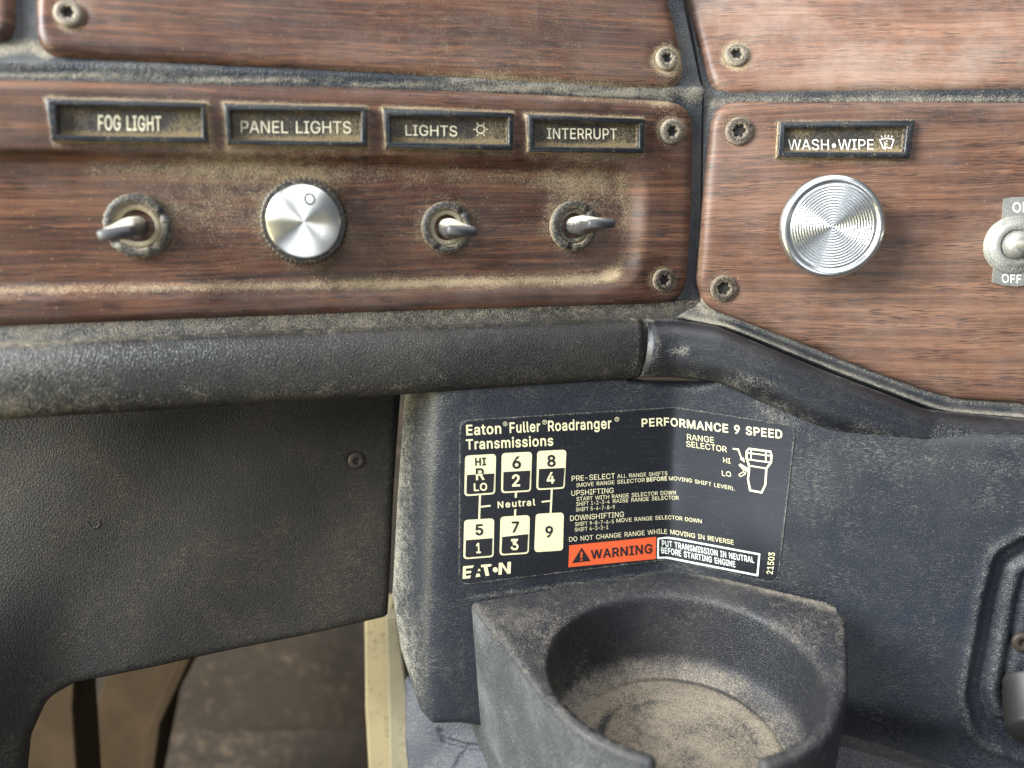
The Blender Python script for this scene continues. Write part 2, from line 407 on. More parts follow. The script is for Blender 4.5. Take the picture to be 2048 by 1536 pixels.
# ------------------------------------------------------------------ the surfaces of the dash
PL = Plane(CAM + ray(1400, 400) * 240, 6719 * AR + 366 * AU + 1518 * AF, .269 * AR - .216 * AU - AF)             # left wood panel, turned towards the driver
PR = Plane.make(1400, 400, 240, -5.0, 8)             # right wood panel
def hinge(base, a, b, tilt):                         # the upper panels lean back from the line a-b
    A = base.hit(*map(np.float64, a)); B = base.hit(*map(np.float64, b)); eu = nrm(B - A); t = math.radians(tilt)
    ev = nrm(np.cross(base.n, eu)); n = base.n * math.cos(t) + ev * math.sin(t)
    return Plane(A, eu, n)
PUL = hinge(PL, (0, 140), (1390, 185), 14)
PUR = hinge(PR, (1410, 182), (2048, 182), 18)
KB = 4e-6
C_L = Surf(lambda x, y: smin(PL.off(-3).w(x, y), PUL.off(-3).w(x, y), KB), PL)
C_R = Surf(lambda x, y: smin(PR.off(-3).w(x, y), PUR.off(-3).w(x, y), KB), PR)
CA = Plane.make(1345, 900, 250, 15.6, 10); CB = Plane.make(1345, 900, 250, -12.7, 10)
CC = Plane(CA.hit(np.float64(856), np.float64(1000)), *(lambda e: (e, np.cross(e, CA.ev)))(math.cos(math.radians(-58)) * AR + math.sin(math.radians(-58)) * AF))
CONS = Surf(lambda x, y: smin(smax(CA.w(x, y), CB.w(x, y), 1.1e-5), CC.w(x, y), 7.5e-5), CA)
KNEE = Plane.make(790, 1000, 262, 19, 6)

def ln(P, pts, w, amp=1.): return amp * np.exp(-(seg_dist(P, np.array(pts, float), False) / w) ** 2)
def disc(P, c, r, soft, amp=1.): return amp * (1 - sstep(r, r + soft, np.linalg.norm(P - np.array(c, float), axis=1)))
def halo(P, c, r, w, amp=1.): return amp * np.exp(-((np.linalg.norm(P - np.array(c, float), axis=1) - r) / w) ** 2)
def rim(d, r, drop):                                  # rounded edge of a moulded panel; d in pixels
    x = np.clip(d / r, 0, 1); return -drop * (1 - np.sqrt(np.clip(1 - (1 - x) ** 2, 0, 1)))

REC = round_poly([(-330, 292), (0, 308), (700, 318), (1285, 334), (1274, 568), (700, 578), (0, 586), (-330, 590)], [0, 0, 0, 70, 78, 0, 0, 0])
RECD = 4.2
# ------------------------------------------------------------------ dashboard body behind the wood panels
def carcass_dust_L(P, d):
    v = .04 + ln(P, [(-50, 148), (600, 163), (1200, 188), (1340, 196)], 5, .85) + ln(P, [(900, 158), (1380, 186)], 12, .6)
    v += ln(P, [(1384, 200), (1402, 185)], 16, .6) + ln(P, [(-20, 105), (60, 92), (95, 110)], 15, .9)
    v += ln(P, [(-50, 672), (700, 645), (1280, 628), (1400, 612)], 18, .7)
    return v
def ridge_L(P, d): return -7. * sstep(-40, -8, sdf(P, REC)) + 1.6 * np.exp(-(seg_dist(P, np.array([(-300, 118), (0, 128), (600, 148), (1200, 176), (1400, 184)], float), False) / 11.) ** 2)
set_props(sheet('dashboard_body', np.array([(-320, -260), (1290, -260), (1352, -60), (1404, 185), (1402, 300), (1399, 640), (1300, 662), (-320, 700)], float), C_L, M_TRIM, ridge_L, carcass_dust_L, step=11, thick=9),
          'blue black left half of dashboard body behind the switch panel, dusty along its seams', 'dashboard body')
def carcass_dust_R(P, d):
    v = .10 + ln(P, [(1425, 205), (2200, 196)], 8, .6) + ln(P, [(1412, 180), (1425, 230)], 12, .35) + ln(P, [(1400, 560), (1410, 640)], 14, .9) + ln(P, [(1400, 612), (1500, 655), (1700, 745), (1860, 800), (2100, 830)], 20, .6)
    return v
def ridge_R(P, d): return 1.3 * np.exp(-(seg_dist(P, np.array([(1440, 186), (2400, 184)], float), False) / 11.) ** 2)
set_props(sheet('dashboard_body', np.array([(1300, -260), (2420, -260), (2420, 900), (1880, 830), (1700, 760), (1420, 655), (1403, 640), (1406, 300), (1408, 185), (1362, -60)], float), C_R, M_TRIM, ridge_R, carcass_dust_R, step=11, thick=9),
          'blue black right half of dashboard body behind the washer knob panel', 'dashboard body')

# ------------------------------------------------------------------ wood panels and their screws
def star(j, i, r): return r
def screw(parent, surf, px, py, rpx, rot, mat, lift=0.):
    M = at(surf, px, py); z = float((M[:3, 3] - CAM) @ AF); r = rpx * z / FPX
    n = 36
    def mod(j, i, rr):
        if j in (6, 7): a = 2 * math.pi * i / n; return rr * (1 + .17 * math.cos(6 * a + rot))
        return rr
    V, F = lathe([(r, -.4), (r, .35), (r * .93, .75), (r * .80, .95), (r * .66, 1.02), (r * .56, .86), (r * .43, .82), (r * .38, -.3)], n, mod)
    V = V + np.array([0, 0, lift])
    dv = np.concatenate([np.full(n, x) for x in (.9, .6, .35, .1, 0, .35, .1, .0)])
    Vw = V @ M[:3, :3].T + M[:3, 3]
    s = mesh_obj('screw', Vw, F[:-1], mat, parent=parent, dust=dv)
    fl = V[-n:]
    mesh_obj('socket', fl @ M[:3, :3].T + M[:3, 3], [list(range(n))], M_HOLE, parent=s)
    return s

UL = round_poly([(66, -260), (66, 104), (680, 138), (1390, 182), (1330, -60), (1290, -260)], [0, 62, 60, 62, 0, 0])
UL_SCREWS = [(137, 27, 27, 0., M_SCREW), (1333, 118, 23, 1., M_SCREW)]
def h_plain(r=26, drop=3.2, screws=(), dish=0.):
    def h(P, d):
        v = rim(d, r, drop)
        for s in screws: v = v - dish * np.exp(-(np.linalg.norm(P - np.array(s[:2]), axis=1) / (s[2] * 1.5)) ** 4)
        return v
    return h
def dust_screws(P, ss, amp=.75):
    v = np.zeros(len(P))
    for s in ss: v = np.maximum(v, halo(P, s[:2], s[2] * 1.05, s[2] * .34, amp * .8))
    return v
RINGS = (2.5, 6, 10, 15, 20, 26)
def d_ul(P, d):
    v = .04 + .35 * np.exp(-(d / 6.) ** 2) + dust_screws(P, UL_SCREWS, .8) + ln(P, [(860, 146), (1000, 152)], 9, .2) + ln(P, [(960, 152), (1370, 179)], 10, .42) + disc(P, (1350, 135), 18, 40, .35) + disc(P, (1000, 20), 20, 500, .22)
    return v
p = empty('instrument_panel', at(PUL, 700, 60), 'upper left rosewood panel with rounded lower corners above the row of label plates', 'wood panel', 'rosewood dash panels')
sheet('panel_face', UL, PUL, M_WOOD, h_plain(screws=UL_SCREWS, dish=.7), d_ul, rings=RINGS, parent=p, thick=2)
for s in UL_SCREWS: screw(p, PUL, *s)
UR = round_poly([(1310, -260), (1372, -20), (1428, 182), (1600, 178), (2420, 168), (2420, -260)], [0, 0, 52, 0, 0, 0])
UR_SCREWS = [(1473, 110, 24, .4, M_SCREW)]
def d_ur(P, d): return .03 + .3 * np.exp(-(d / 6.) ** 2) + dust_screws(P, UR_SCREWS, .95) + ln(P, [(1440, 120), (1520, 140)], 20, .2) + disc(P, (1800, 60), 20, 260, .16)
p = empty('upper_panel', at(PUR, 1700, 80), 'hazy upper right rosewood panel above the washer knob panel, with one screw in its corner', 'wood panel', 'rosewood dash panels')
sheet('panel_face', UR, PUR, M_WOOD3, h_plain(screws=UR_SCREWS, dish=.7), d_ur, rings=RINGS, parent=p, thick=2)
for s in UR_SCREWS: screw(p, PUR, *s)
CORN = round_poly([(-320, -260), (22, -260), (22, 76), (-320, 66)], [0, 0, 40, 0])
set_props(sheet('corner_panel', CORN, PUL, M_WOOD, h_plain(20), lambda P, d: .1 + .3 * np.exp(-(d / 6) ** 2), rings=RINGS[:4] + (20,), thick=2),
          'sliver of rosewood panel with a rounded corner, cut off at the top left', 'wood panel', 'rosewood dash panels')

LP = round_poly([(-320, 144), (0, 154), (700, 171), (1200, 191), (1394, 202), (1390, 420), (1378, 611), (680, 631), (0, 658), (-320, 672)], [0, 0, 0, 0, 62, 0, 66, 0, 0, 0])
L_SCREWS = [(1343, 263, 24, .2, M_SCREW), (1327, 560, 23, .7, M_SCREWD)]
def h_lp(P, d):
    dr = sdf(P, REC)
    v = rim(d, 26, 3.2) - RECD * sstep(-15, 17, dr)
    for s in L_SCREWS: v = v - .7 * np.exp(-(np.linalg.norm(P - np.array(s[:2]), axis=1) / (s[2] * 1.5)) ** 4)
    return v
SW = [(290, 452), (897, 453), (1150, 450)]
def d_lp(P, d):
    dr = sdf(P, REC); x, y = P[:, 0], P[:, 1]
    v = .05 + .30 * np.exp(-(d / 6.) ** 2) + dust_screws(P, L_SCREWS, .6)
    v += ln(P, [(-100, 584), (300, 577), (700, 571), (1200, 561), (1240, 550)], 10, .62) * (dr > -12)
    v += ln(P, [(700, 566), (1180, 556), (1240, 545)], 22, .28)
    v += ln(P, [(1252, 350), (1262, 420), (1256, 520), (1225, 552)], 14, .35)
    v += ln(P, [(180, 335), (500, 335), (660, 345), (900, 345), (1210, 362)], 24, .36)
    v += disc(P, (470, 345), 30, 190, .22) + disc(P, (1180, 370), 30, 110, .22) + disc(P, (660, 330), 20, 120, .22)
    v += ln(P, [(690, 470), (780, 520)], 40, .26) + disc(P, (800, 430), 10, 120, .15) + disc(P, (450, 420), 20, 190, .18) + disc(P, (640, 535), 10, 60, .25)
    for c in SW: v += halo(P, (c[0] + 2, c[1] + 4), 54, 14, .20) + disc(P, (c[0] + 14, c[1] - 18), 40, 95, .16)
    v += halo(P, (607, 443), 90, 14, .26)
    for q in (((92, 197), (413, 207), (420, 289), (107, 284)), ((447, 207), (735, 215), (735, 295), (455, 291)), ((763, 215), (1026, 226), (1023, 304), (769, 297)), ((1049, 228), (1286, 238), (1283, 309), (1052, 306))):
        dq = np.abs(sdf(P, np.array(q, float)))
        v += .55 * np.exp(-(dq / 6.) ** 2) + ln(P, [q[0], q[1]], 5, .45) + ln(P, [(q[3][0], q[3][1] + 12), (q[2][0], q[2][1] + 10)], 9, .2)
    v += disc(P, (1345, 225), 15, 50, .3) + ln(P, [(1100, 195), (1340, 208)], 7, .45)
    return v
p = empty('switch_panel', at(PL, 700, 430), 'dusty left rosewood panel with a recessed tray holding three toggles and a dimmer knob', 'wood panel', 'rosewood dash panels')
sheet('panel_face', LP, PL, M_WOOD, h_lp, d_lp, step=7, rings=RINGS, parent=p, thick=2)
for s in L_SCREWS: screw(p, PL, *s)

RP = round_poly([(1428, 199), (1700, 199), (2420, 203), (2420, 850), (2048, 809), (1917, 800), (1852, 782), (1698, 725), (1588, 681), (1410, 614), (1396, 560), (1403, 470), (1412, 340)], [62, 0, 0, 0, 0, 30, 30, 0, 0, 62, 0, 0, 0])
R_SCREWS = [(1478, 262, 27, .3, M_SCREWD), (1447, 577, 26, .8, M_SCREWD)]
def d_rp(P, d):
    v = .0 + .26 * np.exp(-(d / 6.) ** 2) + dust_screws(P, R_SCREWS, .55)
    q = np.array(((1554, 244), (1826, 241), (1816, 320), (1550, 317)), float); dq = np.abs(sdf(P, q))
    v += .55 * np.exp(-(dq / 6.) ** 2) + ln(P, [(1550, 322), (1815, 326)], 6, .3)
    v += halo(P, (2040, 487), 84, 14, .28) + ln(P, [(1403, 420), (1400, 560)], 5, .25)
    return v
p = empty('wood_panel', at(PR, 1700, 450), 'right rosewood panel with a slanted lower edge around the round ribbed knob', 'wood panel', 'rosewood dash panels')
sheet('panel_face', RP, PR, M_WOOD2, h_plain(26, 3.2, R_SCREWS, .7), d_rp, step=8, rings=RINGS, parent=p, thick=2)
for s in R_SCREWS: screw(p, PR, *s)

# ------------------------------------------------------------------ writing
GLYPHS = {
 '(': (137, "46 78 49 53 64 2 88 -48 118 -48 88 25 76 88 78 138 95 214 118 270 88 270 66 221 50 162 45 122"),
 ')': (137, "19 270 35 233 56 157 61 103 59 73 49 26 19 -48 48 -48 61 -24 81 27 91 78 92 103 90 142 82 182 64 239 48 270"),
 ',': (94, "34 36 19 -60 42 -60 68 36"),
 '-': (227, "57 122 57 94 168 94 168 122"),
 '.': (94, "25 20 31 4 42 -1 54 -1 64 4 70 15 70 27 64 37 54 43 42 43 31 37"),
 '0': (227, "34 57 42 39 53 24 65 12 79 3 95 -2 131 -2 147 3 162 12 174 24 184 39 198 77 203 127 198 177 184 215 174 230 161 242 147 251 131 256 113 258 95 256 79 251 65 242 53 230 43 215 29 177 25 153 25 101|62 72 55 107 55 148 62 182 73 208 82 218 91 224 113 230 136 224 145 218 160 197 169 166 172 127 169 88 160 58 153 46 136 30 125 26 101 26 91 30 73 46"),
 '1': (227, "195 0 195 27 138 27 138 254 99 254 43 213 43 179 105 224 106 27 38 27 38 0 106 0 138 0"),
 '2': (227, "86 224 112 230 137 224 149 215 157 202 160 178 152 156 32 24 32 0 195 0 195 28 76 28 76 30 168 129 185 159 191 186 189 199 181 223 164 241 141 254 127 257 98 257 84 253 60 241 51 232 37 209 33 181 64 181 64 190 69 207"),
 '3': (227, "75 33 59 50 55 66 22 66 28 40 35 29 54 11 80 0 94 -2 125 -2 141 1 154 6 177 22 185 33 195 58 196 72 192 99 177 122 167 131 140 143 124 145 111 144 186 230 186 254 35 254 35 226 144 226 144 224 78 150 78 124 101 124 127 121 146 112 153 105 162 90 165 72 161 54 152 40 138 30 129 27 100 25"),
 '4': (227, "20 79 20 53 141 53 141 0 171 0 171 53 207 53 207 81 171 81 171 159 141 159 141 81 54 81 155 254 123 254"),
 '5': (227, "64 123 69 127 92 137 119 138 129 135 145 125 157 111 163 92 163 71 157 52 146 38 130 28 111 25 87 30 69 44 61 65 30 65 35 41 49 20 70 6 96 -2 126 -2 141 1 166 16 176 26 191 51 195 82 193 105 185 125 172 143 156 156 137 164 115 167 97 165 68 151 75 226 183 226 183 254 48 254 34 126"),
 '6': (227, "36 51 42 37 50 25 71 7 84 1 98 -2 128 -2 142 1 155 7 166 15 184 36 190 49 193 63 193 94 185 120 178 131 169 140 146 153 132 156 110 157 87 148 86 147 161 254 126 254 56 151 35 106 32 81|65 59 62 79 65 99 80 121 95 130 113 133 131 130 146 121 161 98 164 79 161 59 152 43 139 31 123 25 104 25 87 31 74 43"),
 '7': (227, "82 0 195 224 195 254 31 254 31 226 162 226 48 0"),
 '8': (227, "31 42 45 21 68 6 97 -2 130 -2 158 6 181 21 189 31 199 54 200 78 194 98 183 114 168 126 150 132 162 138 180 154 190 177 190 203 181 225 164 242 141 254 113 258 85 254 62 242 45 225 36 203 36 177 46 154 55 145 76 133 58 126 37 106 27 78 27 54|64 46 58 61 58 78 61 87 77 107 93 115 113 118 133 115 156 101 168 78 168 61 165 53 150 34 124 25 102 25 92 27 76 34|82 221 96 228 113 230 138 225 154 210 160 188 154 165 144 154 122 145 104 145 82 154 72 165 66 188 72 210"),
 '9': (227, "33 191 33 161 41 134 58 114 69 107 94 98 109 97 139 107 140 108 65 0 100 0 158 84 180 120 194 161 190 204 176 229 155 247 128 257 98 257 71 247 50 230 36 205|63 166 63 186 69 204 87 223 104 229 123 229 131 227 146 218 157 204 163 185 163 165 157 147 146 134 123 122 104 122 95 125 80 134 69 148"),
 'A': (240, "8 0 43 0 67 71 174 71 198 0 231 0 138 254 101 254|95 151 120 228 164 99 77 99"),
 'B': (228, "62 29 62 115 135 115 153 109 166 99 175 85 178 68 172 48 165 40 154 34 140 30|30 254 30 0 142 1 172 9 184 16 200 33 205 44 209 68 205 92 196 110 174 127 157 131 157 133 172 139 189 153 197 168 198 199 190 221 175 239 152 250 137 253|62 226 135 225 147 221 163 206 167 197 168 186 162 163 151 152 128 143 62 143"),
 'C': (255, "22 101 27 78 35 58 46 40 59 25 75 12 113 -2 146 -3 159 -1 192 12 210 27 224 45 234 68 236 80 204 80 195 57 179 40 158 30 134 26 119 28 92 38 80 47 63 72 57 88 53 107 53 148 62 182 80 207 105 223 119 227 142 228 179 214 195 197 204 174 236 174 234 187 224 209 201 236 170 252 134 258 113 256 93 251 75 242 59 230 46 215 35 197 27 176 22 153 20 127"),
 'D': (251, "30 254 30 0 48 0 62 0 109 0 134 2 156 7 175 15 192 27 206 42 217 59 229 102 231 128 225 175 217 196 206 213 192 228 176 239 157 248 136 253 62 254 62 254 47 254|145 221 160 214 172 205 182 194 190 180 195 165 200 128 195 90 182 61 171 49 159 40 127 30 62 29 62 226 129 225"),
 'E': (209, "62 29 62 114 178 114 178 143 62 143 62 226 186 226 186 254 30 254 30 0 188 0 188 29"),
 'F': (205, "62 0 62 111 173 111 173 139 62 139 62 226 185 226 185 254 30 254 30 0"),
 'G': (260, "22 102 27 78 35 58 45 40 59 25 75 13 93 4 113 -2 154 -2 172 2 188 9 203 19 215 31 225 45 233 62 237 80 239 128 141 128 141 100 207 101 203 74 191 51 183 43 172 36 148 27 134 26 119 28 92 38 81 47 63 72 57 88 53 107 53 148 62 182 70 196 80 207 104 223 118 227 133 228 150 226 172 218 194 197 204 174 237 174 230 198 218 218 192 242 170 252 132 258 112 256 92 251 74 242 59 230 45 215 35 197 27 176 22 153 20 127"),
 'H': (258, "30 0 62 0 62 116 196 116 196 0 228 0 228 254 196 254 196 144 62 144 62 254 30 254"),
 'I': (150, "16 29 16 0 135 0 135 29 91 29 91 226 135 226 135 254 16 254 16 226 59 226 59 29"),
 'K': (233, "30 0 62 0 62 83 99 123 186 0 224 0 122 144 224 254 182 254 93 159 62 120 62 254 30 254"),
 'L': (196, "30 254 30 0 181 0 181 29 62 29 62 254"),
 'M': (314, "30 254 30 0 61 0 59 221 143 0 171 0 228 145 253 220 252 0 284 0 284 254 238 254 176 94 157 34 76 254"),
 'N': (262, "30 254 30 0 62 0 60 216 193 0 232 0 232 254 199 254 199 97 202 36 68 254"),
 'O': (267, "27 78 35 58 46 40 59 25 75 12 112 -2 155 -2 192 12 208 25 221 40 232 58 240 78 245 101 247 127 245 153 240 176 232 197 221 215 208 230 192 242 174 251 155 256 133 258 112 256 93 251 75 242 59 230 46 215 35 197 27 176 22 153 20 127 22 101|63 72 53 106 53 148 63 182 71 196 92 216 105 223 119 227 148 227 162 223 175 216 196 196 204 182 214 148 214 106 204 72 196 58 175 38 162 32 133 26 119 28 92 38 71 58"),
 'P': (222, "30 0 62 0 62 93 136 94 166 104 178 112 187 121 195 133 203 159 203 189 195 215 178 236 166 244 152 250 136 253 30 254|149 128 129 122 62 121 62 226 116 226 139 223 156 214 167 201 172 184 170 155 162 139"),
 'Q': (267, "27 78 35 58 46 40 59 25 75 12 112 -2 155 -2 177 6 200 -24 234 -24 201 20 208 25 221 40 232 58 240 78 245 101 247 127 245 153 240 176 232 197 221 215 208 230 192 242 174 251 155 256 133 258 112 256 93 251 75 242 59 230 46 215 35 197 27 176 22 153 20 127 22 101|63 72 53 106 53 148 63 182 71 196 92 216 105 223 119 227 148 227 162 223 175 216 196 196 204 182 214 148 214 106 204 72 196 58 182 45 175 38 162 32 159 31 133 26 119 28 92 38 71 58"),
 'R': (224, "30 0 62 0 62 99 118 99 123 100 177 0 214 0 156 105 178 116 188 125 195 136 204 161 204 191 195 217 178 237 153 250 136 253 30 254|149 133 129 128 62 128 62 226 129 225 149 220 156 215 167 202 173 176 170 158 162 143"),
 'S': (223, "25 42 32 30 51 11 64 5 94 -3 130 -3 162 5 185 21 199 43 203 56 203 80 197 99 179 119 156 132 92 151 65 167 58 180 58 195 64 209 76 220 102 229 140 225 151 219 160 211 166 201 169 189 200 189 199 202 189 224 180 234 158 249 130 257 97 257 69 249 46 234 37 224 31 213 27 200 26 186 28 170 34 156 43 145 72 126 155 99 170 84 173 70 169 53 159 40 143 30 123 25 102 25 83 29 68 38 57 51 52 68 19 68"),
 'T': (224, "16 254 16 226 96 226 96 0 128 0 128 226 208 226 208 254"),
 'U': (259, "93 1 110 -3 149 -3 166 1 182 8 207 27 223 54 229 87 229 254 196 254 196 89 193 66 175 40 155 29 129 26 104 29 84 40 70 57 63 77 62 254 30 254 31 70 42 40 52 27 63 17 77 8"),
 'V': (240, "197 254 145 103 120 26 42 254 8 254 102 0 139 0 231 254"),
 'W': (343, "78 0 115 0 159 161 171 218 228 0 265 0 335 254 302 254 261 98 246 31 190 254 153 254 112 98 96 26 41 254 8 254"),
 'Y': (236, "8 254 102 104 102 0 134 0 134 104 228 254 191 254 140 172 119 129 116 137 46 254"),
 'a': (195, "19 32 30 14 47 2 68 -4 90 -4 100 -2 121 8 136 26 138 26 138 0 168 0 168 139 161 160 150 175 135 184 104 192 66 188 39 173 20 146 50 137 52 142 63 154 82 164 106 165 125 158 136 142 138 128 133 117 46 100 26 87 18 73 15 54|71 24 55 32 46 46 48 65 61 77 138 95 137 61 127 40 114 29 96 23"),
 'd': (212, "18 75 27 42 44 17 68 1 82 -3 109 -3 133 6 153 29 156 29 156 0 186 0 186 254 155 254 155 160 153 160 139 178 109 192 83 191 69 187 56 180 35 160 27 146 18 113|54 58 48 95 54 131 72 156 91 164 113 164 132 156 139 149 150 131 156 95 153 69 145 48 132 32 113 24 91 24 81 28 65 40"),
 'e': (202, "18 75 28 42 46 17 58 8 73 1 88 -3 119 -3 141 2 160 13 174 27 182 45 153 53 147 41 138 32 114 23 85 26 67 37 55 53 51 64 49 85 186 85 185 113 179 141 160 170 142 183 113 192 86 191 71 187 58 180 36 159 28 145 18 112|73 157 82 161 103 165 123 161 138 151 149 134 153 110 49 110 54 135 59 143"),
 'g': (213, "25 -35 35 -49 57 -66 90 -75 132 -72 157 -62 175 -45 185 -20 186 190 157 190 157 159 154 159 134 182 109 192 83 191 69 187 56 180 35 160 27 147 18 114 18 77 22 60 35 32 56 13 69 7 97 2 118 5 139 16 153 34 156 34 156 -3 154 -17 149 -29 141 -38 130 -44 103 -49 85 -47 65 -37 51 -20|54 61 48 96 54 131 65 149 81 161 102 165 123 161 139 150 150 132 156 109 156 83 145 51 132 38 113 30 91 30 81 33 65 44"),
 'i': (83, "21 247 23 231 36 222 47 222 57 227 63 242 57 256 42 262 31 259|26 190 26 0 57 0 57 190"),
 'l': (95, "73 -1 90 1 85 27 63 28 58 35 57 254 26 254 27 29 37 10 45 4 56 0"),
 'm': (305, "57 0 57 119 63 145 73 156 92 165 119 161 126 156 136 140 137 0 168 0 168 124 170 139 181 156 201 165 228 161 243 149 247 139 248 0 278 0 278 141 275 154 264 173 249 186 239 190 218 193 199 191 175 178 163 164 159 153 157 160 144 180 123 192 110 193 94 191 72 179 61 166 56 153 56 190 26 190 26 0"),
 'n': (205, "26 190 26 0 57 0 58 124 63 141 80 159 105 165 128 159 143 143 147 131 148 0 179 0 179 120 175 149 164 170 156 178 137 189 126 191 100 191 87 187 76 181 66 172 56 153 56 190"),
 'o': (208, "22 58 36 29 46 17 58 8 72 1 87 -3 120 -3 136 1 161 17 180 43 186 58 191 94 186 130 180 146 161 171 136 187 120 191 87 191 72 187 58 180 46 171 28 146 18 113 18 75|54 59 48 94 54 129 65 148 81 161 104 165 126 161 143 148 154 129 160 94 154 59 143 40 135 33 116 24 92 24 81 28 65 40"),
 'r': (130, "57 0 57 118 63 142 73 153 95 162 122 161 122 192 96 191 76 184 68 177 58 160 56 160 56 190 26 190 26 0"),
 's': (182, "18 47 25 27 31 19 46 6 67 -2 105 -3 130 3 140 9 156 24 165 43 166 53 164 66 160 76 153 86 131 100 76 114 58 126 54 139 59 153 74 163 94 166 114 163 127 152 134 139 162 145 155 162 136 182 106 192 81 191 58 185 39 173 27 157 23 137 29 113 36 104 46 96 59 90 106 78 127 68 133 58 133 44 129 37 113 26 91 23 70 26 55 36 47 53"),
 't': (114, "69 -1 84 -2 107 1 101 27 72 27 65 35 64 164 102 164 102 190 63 190 63 236 32 236 32 190 3 190 3 164 32 164 32 46 38 20 46 11 56 4"),
 'u': (205, "26 190 26 69 30 41 41 20 57 5 68 1 91 -3 117 2 129 8 139 18 147 30 149 35 149 0 179 0 179 190 148 190 148 76 142 48 137 41 125 31 109 26 88 26 68 37 58 58 57 190"),
 '•': (194, "43 111 43 91 50 73 62 59 87 47 107 47 125 54 139 66 148 82 152 101 148 120 132 143 116 152 97 156 78 152 55 136"),
}
OUT_CCW = False
def text_mesh(txt, bold=0., spacing=1.):
    """Sans-serif letters drawn from the outlines above, 500 units to the em."""
    c = bpy.data.curves.new('t', 'CURVE'); c.dimensions = '2D'; c.fill_mode = 'FRONT'; c.offset = bold * .9
    x = 0.
    for ch in txt:
        if ch == ' ': x += 140 * spacing; continue
        w, ls = GLYPHS[ch]
        LL = [np.array([float(v) for v in l.split()]).reshape(-1, 2) for l in ls.split('|')]
        for a, l in enumerate(LL):
            hole = sum(bool(inside(l[:1] + 1e-3, m)[0]) for b, m in enumerate(LL) if b != a) % 2 == 1
            ar = np.sum(l[:, 0] * np.roll(l[:, 1], -1) - np.roll(l[:, 0], -1) * l[:, 1])
            if (ar > 0) == (hole != OUT_CCW): l = l[::-1]
            q = l.reshape(-1); n = len(l)
            sp = c.splines.new('POLY'); sp.points.add(n - 1); sp.use_cyclic_u = True
            for k in range(n): sp.points[k].co = ((x + q[2 * k]) / 500, q[2 * k + 1] / 500, 0, 1)
        x += (w + 1000 * bold) * spacing
    o = bpy.data.objects.new('t', c); COL.objects.link(o)
    dg = bpy.context.evaluated_depsgraph_get(); me = bpy.data.meshes.new_from_object(o.evaluated_get(dg))
    V = np.array([v.co[:2] for v in me.vertices]); F = [list(q.vertices) for q in me.polygons]
    bpy.data.objects.remove(o); bpy.data.curves.remove(c); bpy.data.meshes.remove(me)
    return V, F
CAPH = None
class Print:                                    # ink lying on a surface
    def __init__(s, surf, h): s.surf = surf; s.h = h; s.V = []; s.F = []; s.n = 0
    def add(s, P, F, h=0.):
        P = np.asarray(P, float); X = s.surf.hit(P[:, 0], P[:, 1]) + s.surf.normal(P[:, 0], P[:, 1]) * (s.h + h)
        FF = []
        for f in F:
            a = P[f]; ar = np.sum(a[:, 0] * np.roll(a[:, 1], -1) - np.roll(a[:, 0], -1) * a[:, 1])
            FF.append([i + s.n for i in (f[::-1] if ar > 0 else f)])
        s.V.append(X); s.F += FF; s.n += len(P)
    def text(s, txt, base, cap, bold=0., spacing=1., up=(-.02, -1.), xr=None, h=0.):
        """base: pixel polyline the letters stand on; cap: height of a capital in pixels (one value or one per end)."""
        global CAPH
        if CAPH is None: v, _ = text_mesh('H'); CAPH = v[:, 1].max()
        V, F = text_mesh(txt, bold, spacing)
        if not len(V): return
        x0, x1 = (V[:, 0].min(), V[:, 0].max()) if xr is None else xr
        base = np.array(base, float); L = np.concatenate([[0], np.cumsum(np.linalg.norm(np.diff(base, axis=0), axis=1))])
        t = (V[:, 0] - x0) / (x1 - x0); u = t * L[-1]
        B = np.stack([np.interp(u, L, base[:, 0]), np.interp(u, L, base[:, 1])], -1)
        c0, c1 = (cap, cap) if np.isscalar(cap) else cap
        P = B + (V[:, 1] / CAPH * (c0 + (c1 - c0) * t))[:, None] * np.array(up)
        s.add(P, F, h)
    def poly(s, pts, h=0.): s.add(np.array(pts, float), [list(range(len(pts)))], h)
    def line(s, pts, w, closed=False, h=0.):
        pts = np.array(pts, float)
        if closed: pts = np.concatenate([pts, pts[:1]])
        pts2 = pts; n = len(pts2); t = np.zeros_like(pts2)
        d = nrm(np.diff(pts2, axis=0)); t[0] = d[0]; t[-1] = d[-1]; t[1:-1] = nrm(d[1:] + d[:-1])
        if closed: t[0] = t[-1] = nrm(d[0] + d[-1])
        nn = np.stack([-t[:, 1], t[:, 0]], -1)
        k = np.ones(n)
        for i in range(1, n - 1): k[i] = 1 / max(.5, nn[i] @ np.array([-d[i][1], d[i][0]]))
        if closed: k[0] = k[-1] = 1 / max(.5, nn[0] @ np.array([-d[0][1], d[0][0]]))
        A = pts2 + nn * (w / 2 * k)[:, None]; B = pts2 - nn * (w / 2 * k)[:, None]
        s.add(np.concatenate([A, B]), [[i, i + 1, n + i + 1, n + i] for i in range(n - 1)], h)
    def build(s, name, mat, parent, dust=None): return mesh_obj(name, np.concatenate(s.V), s.F, mat, parent=parent, smooth=False)

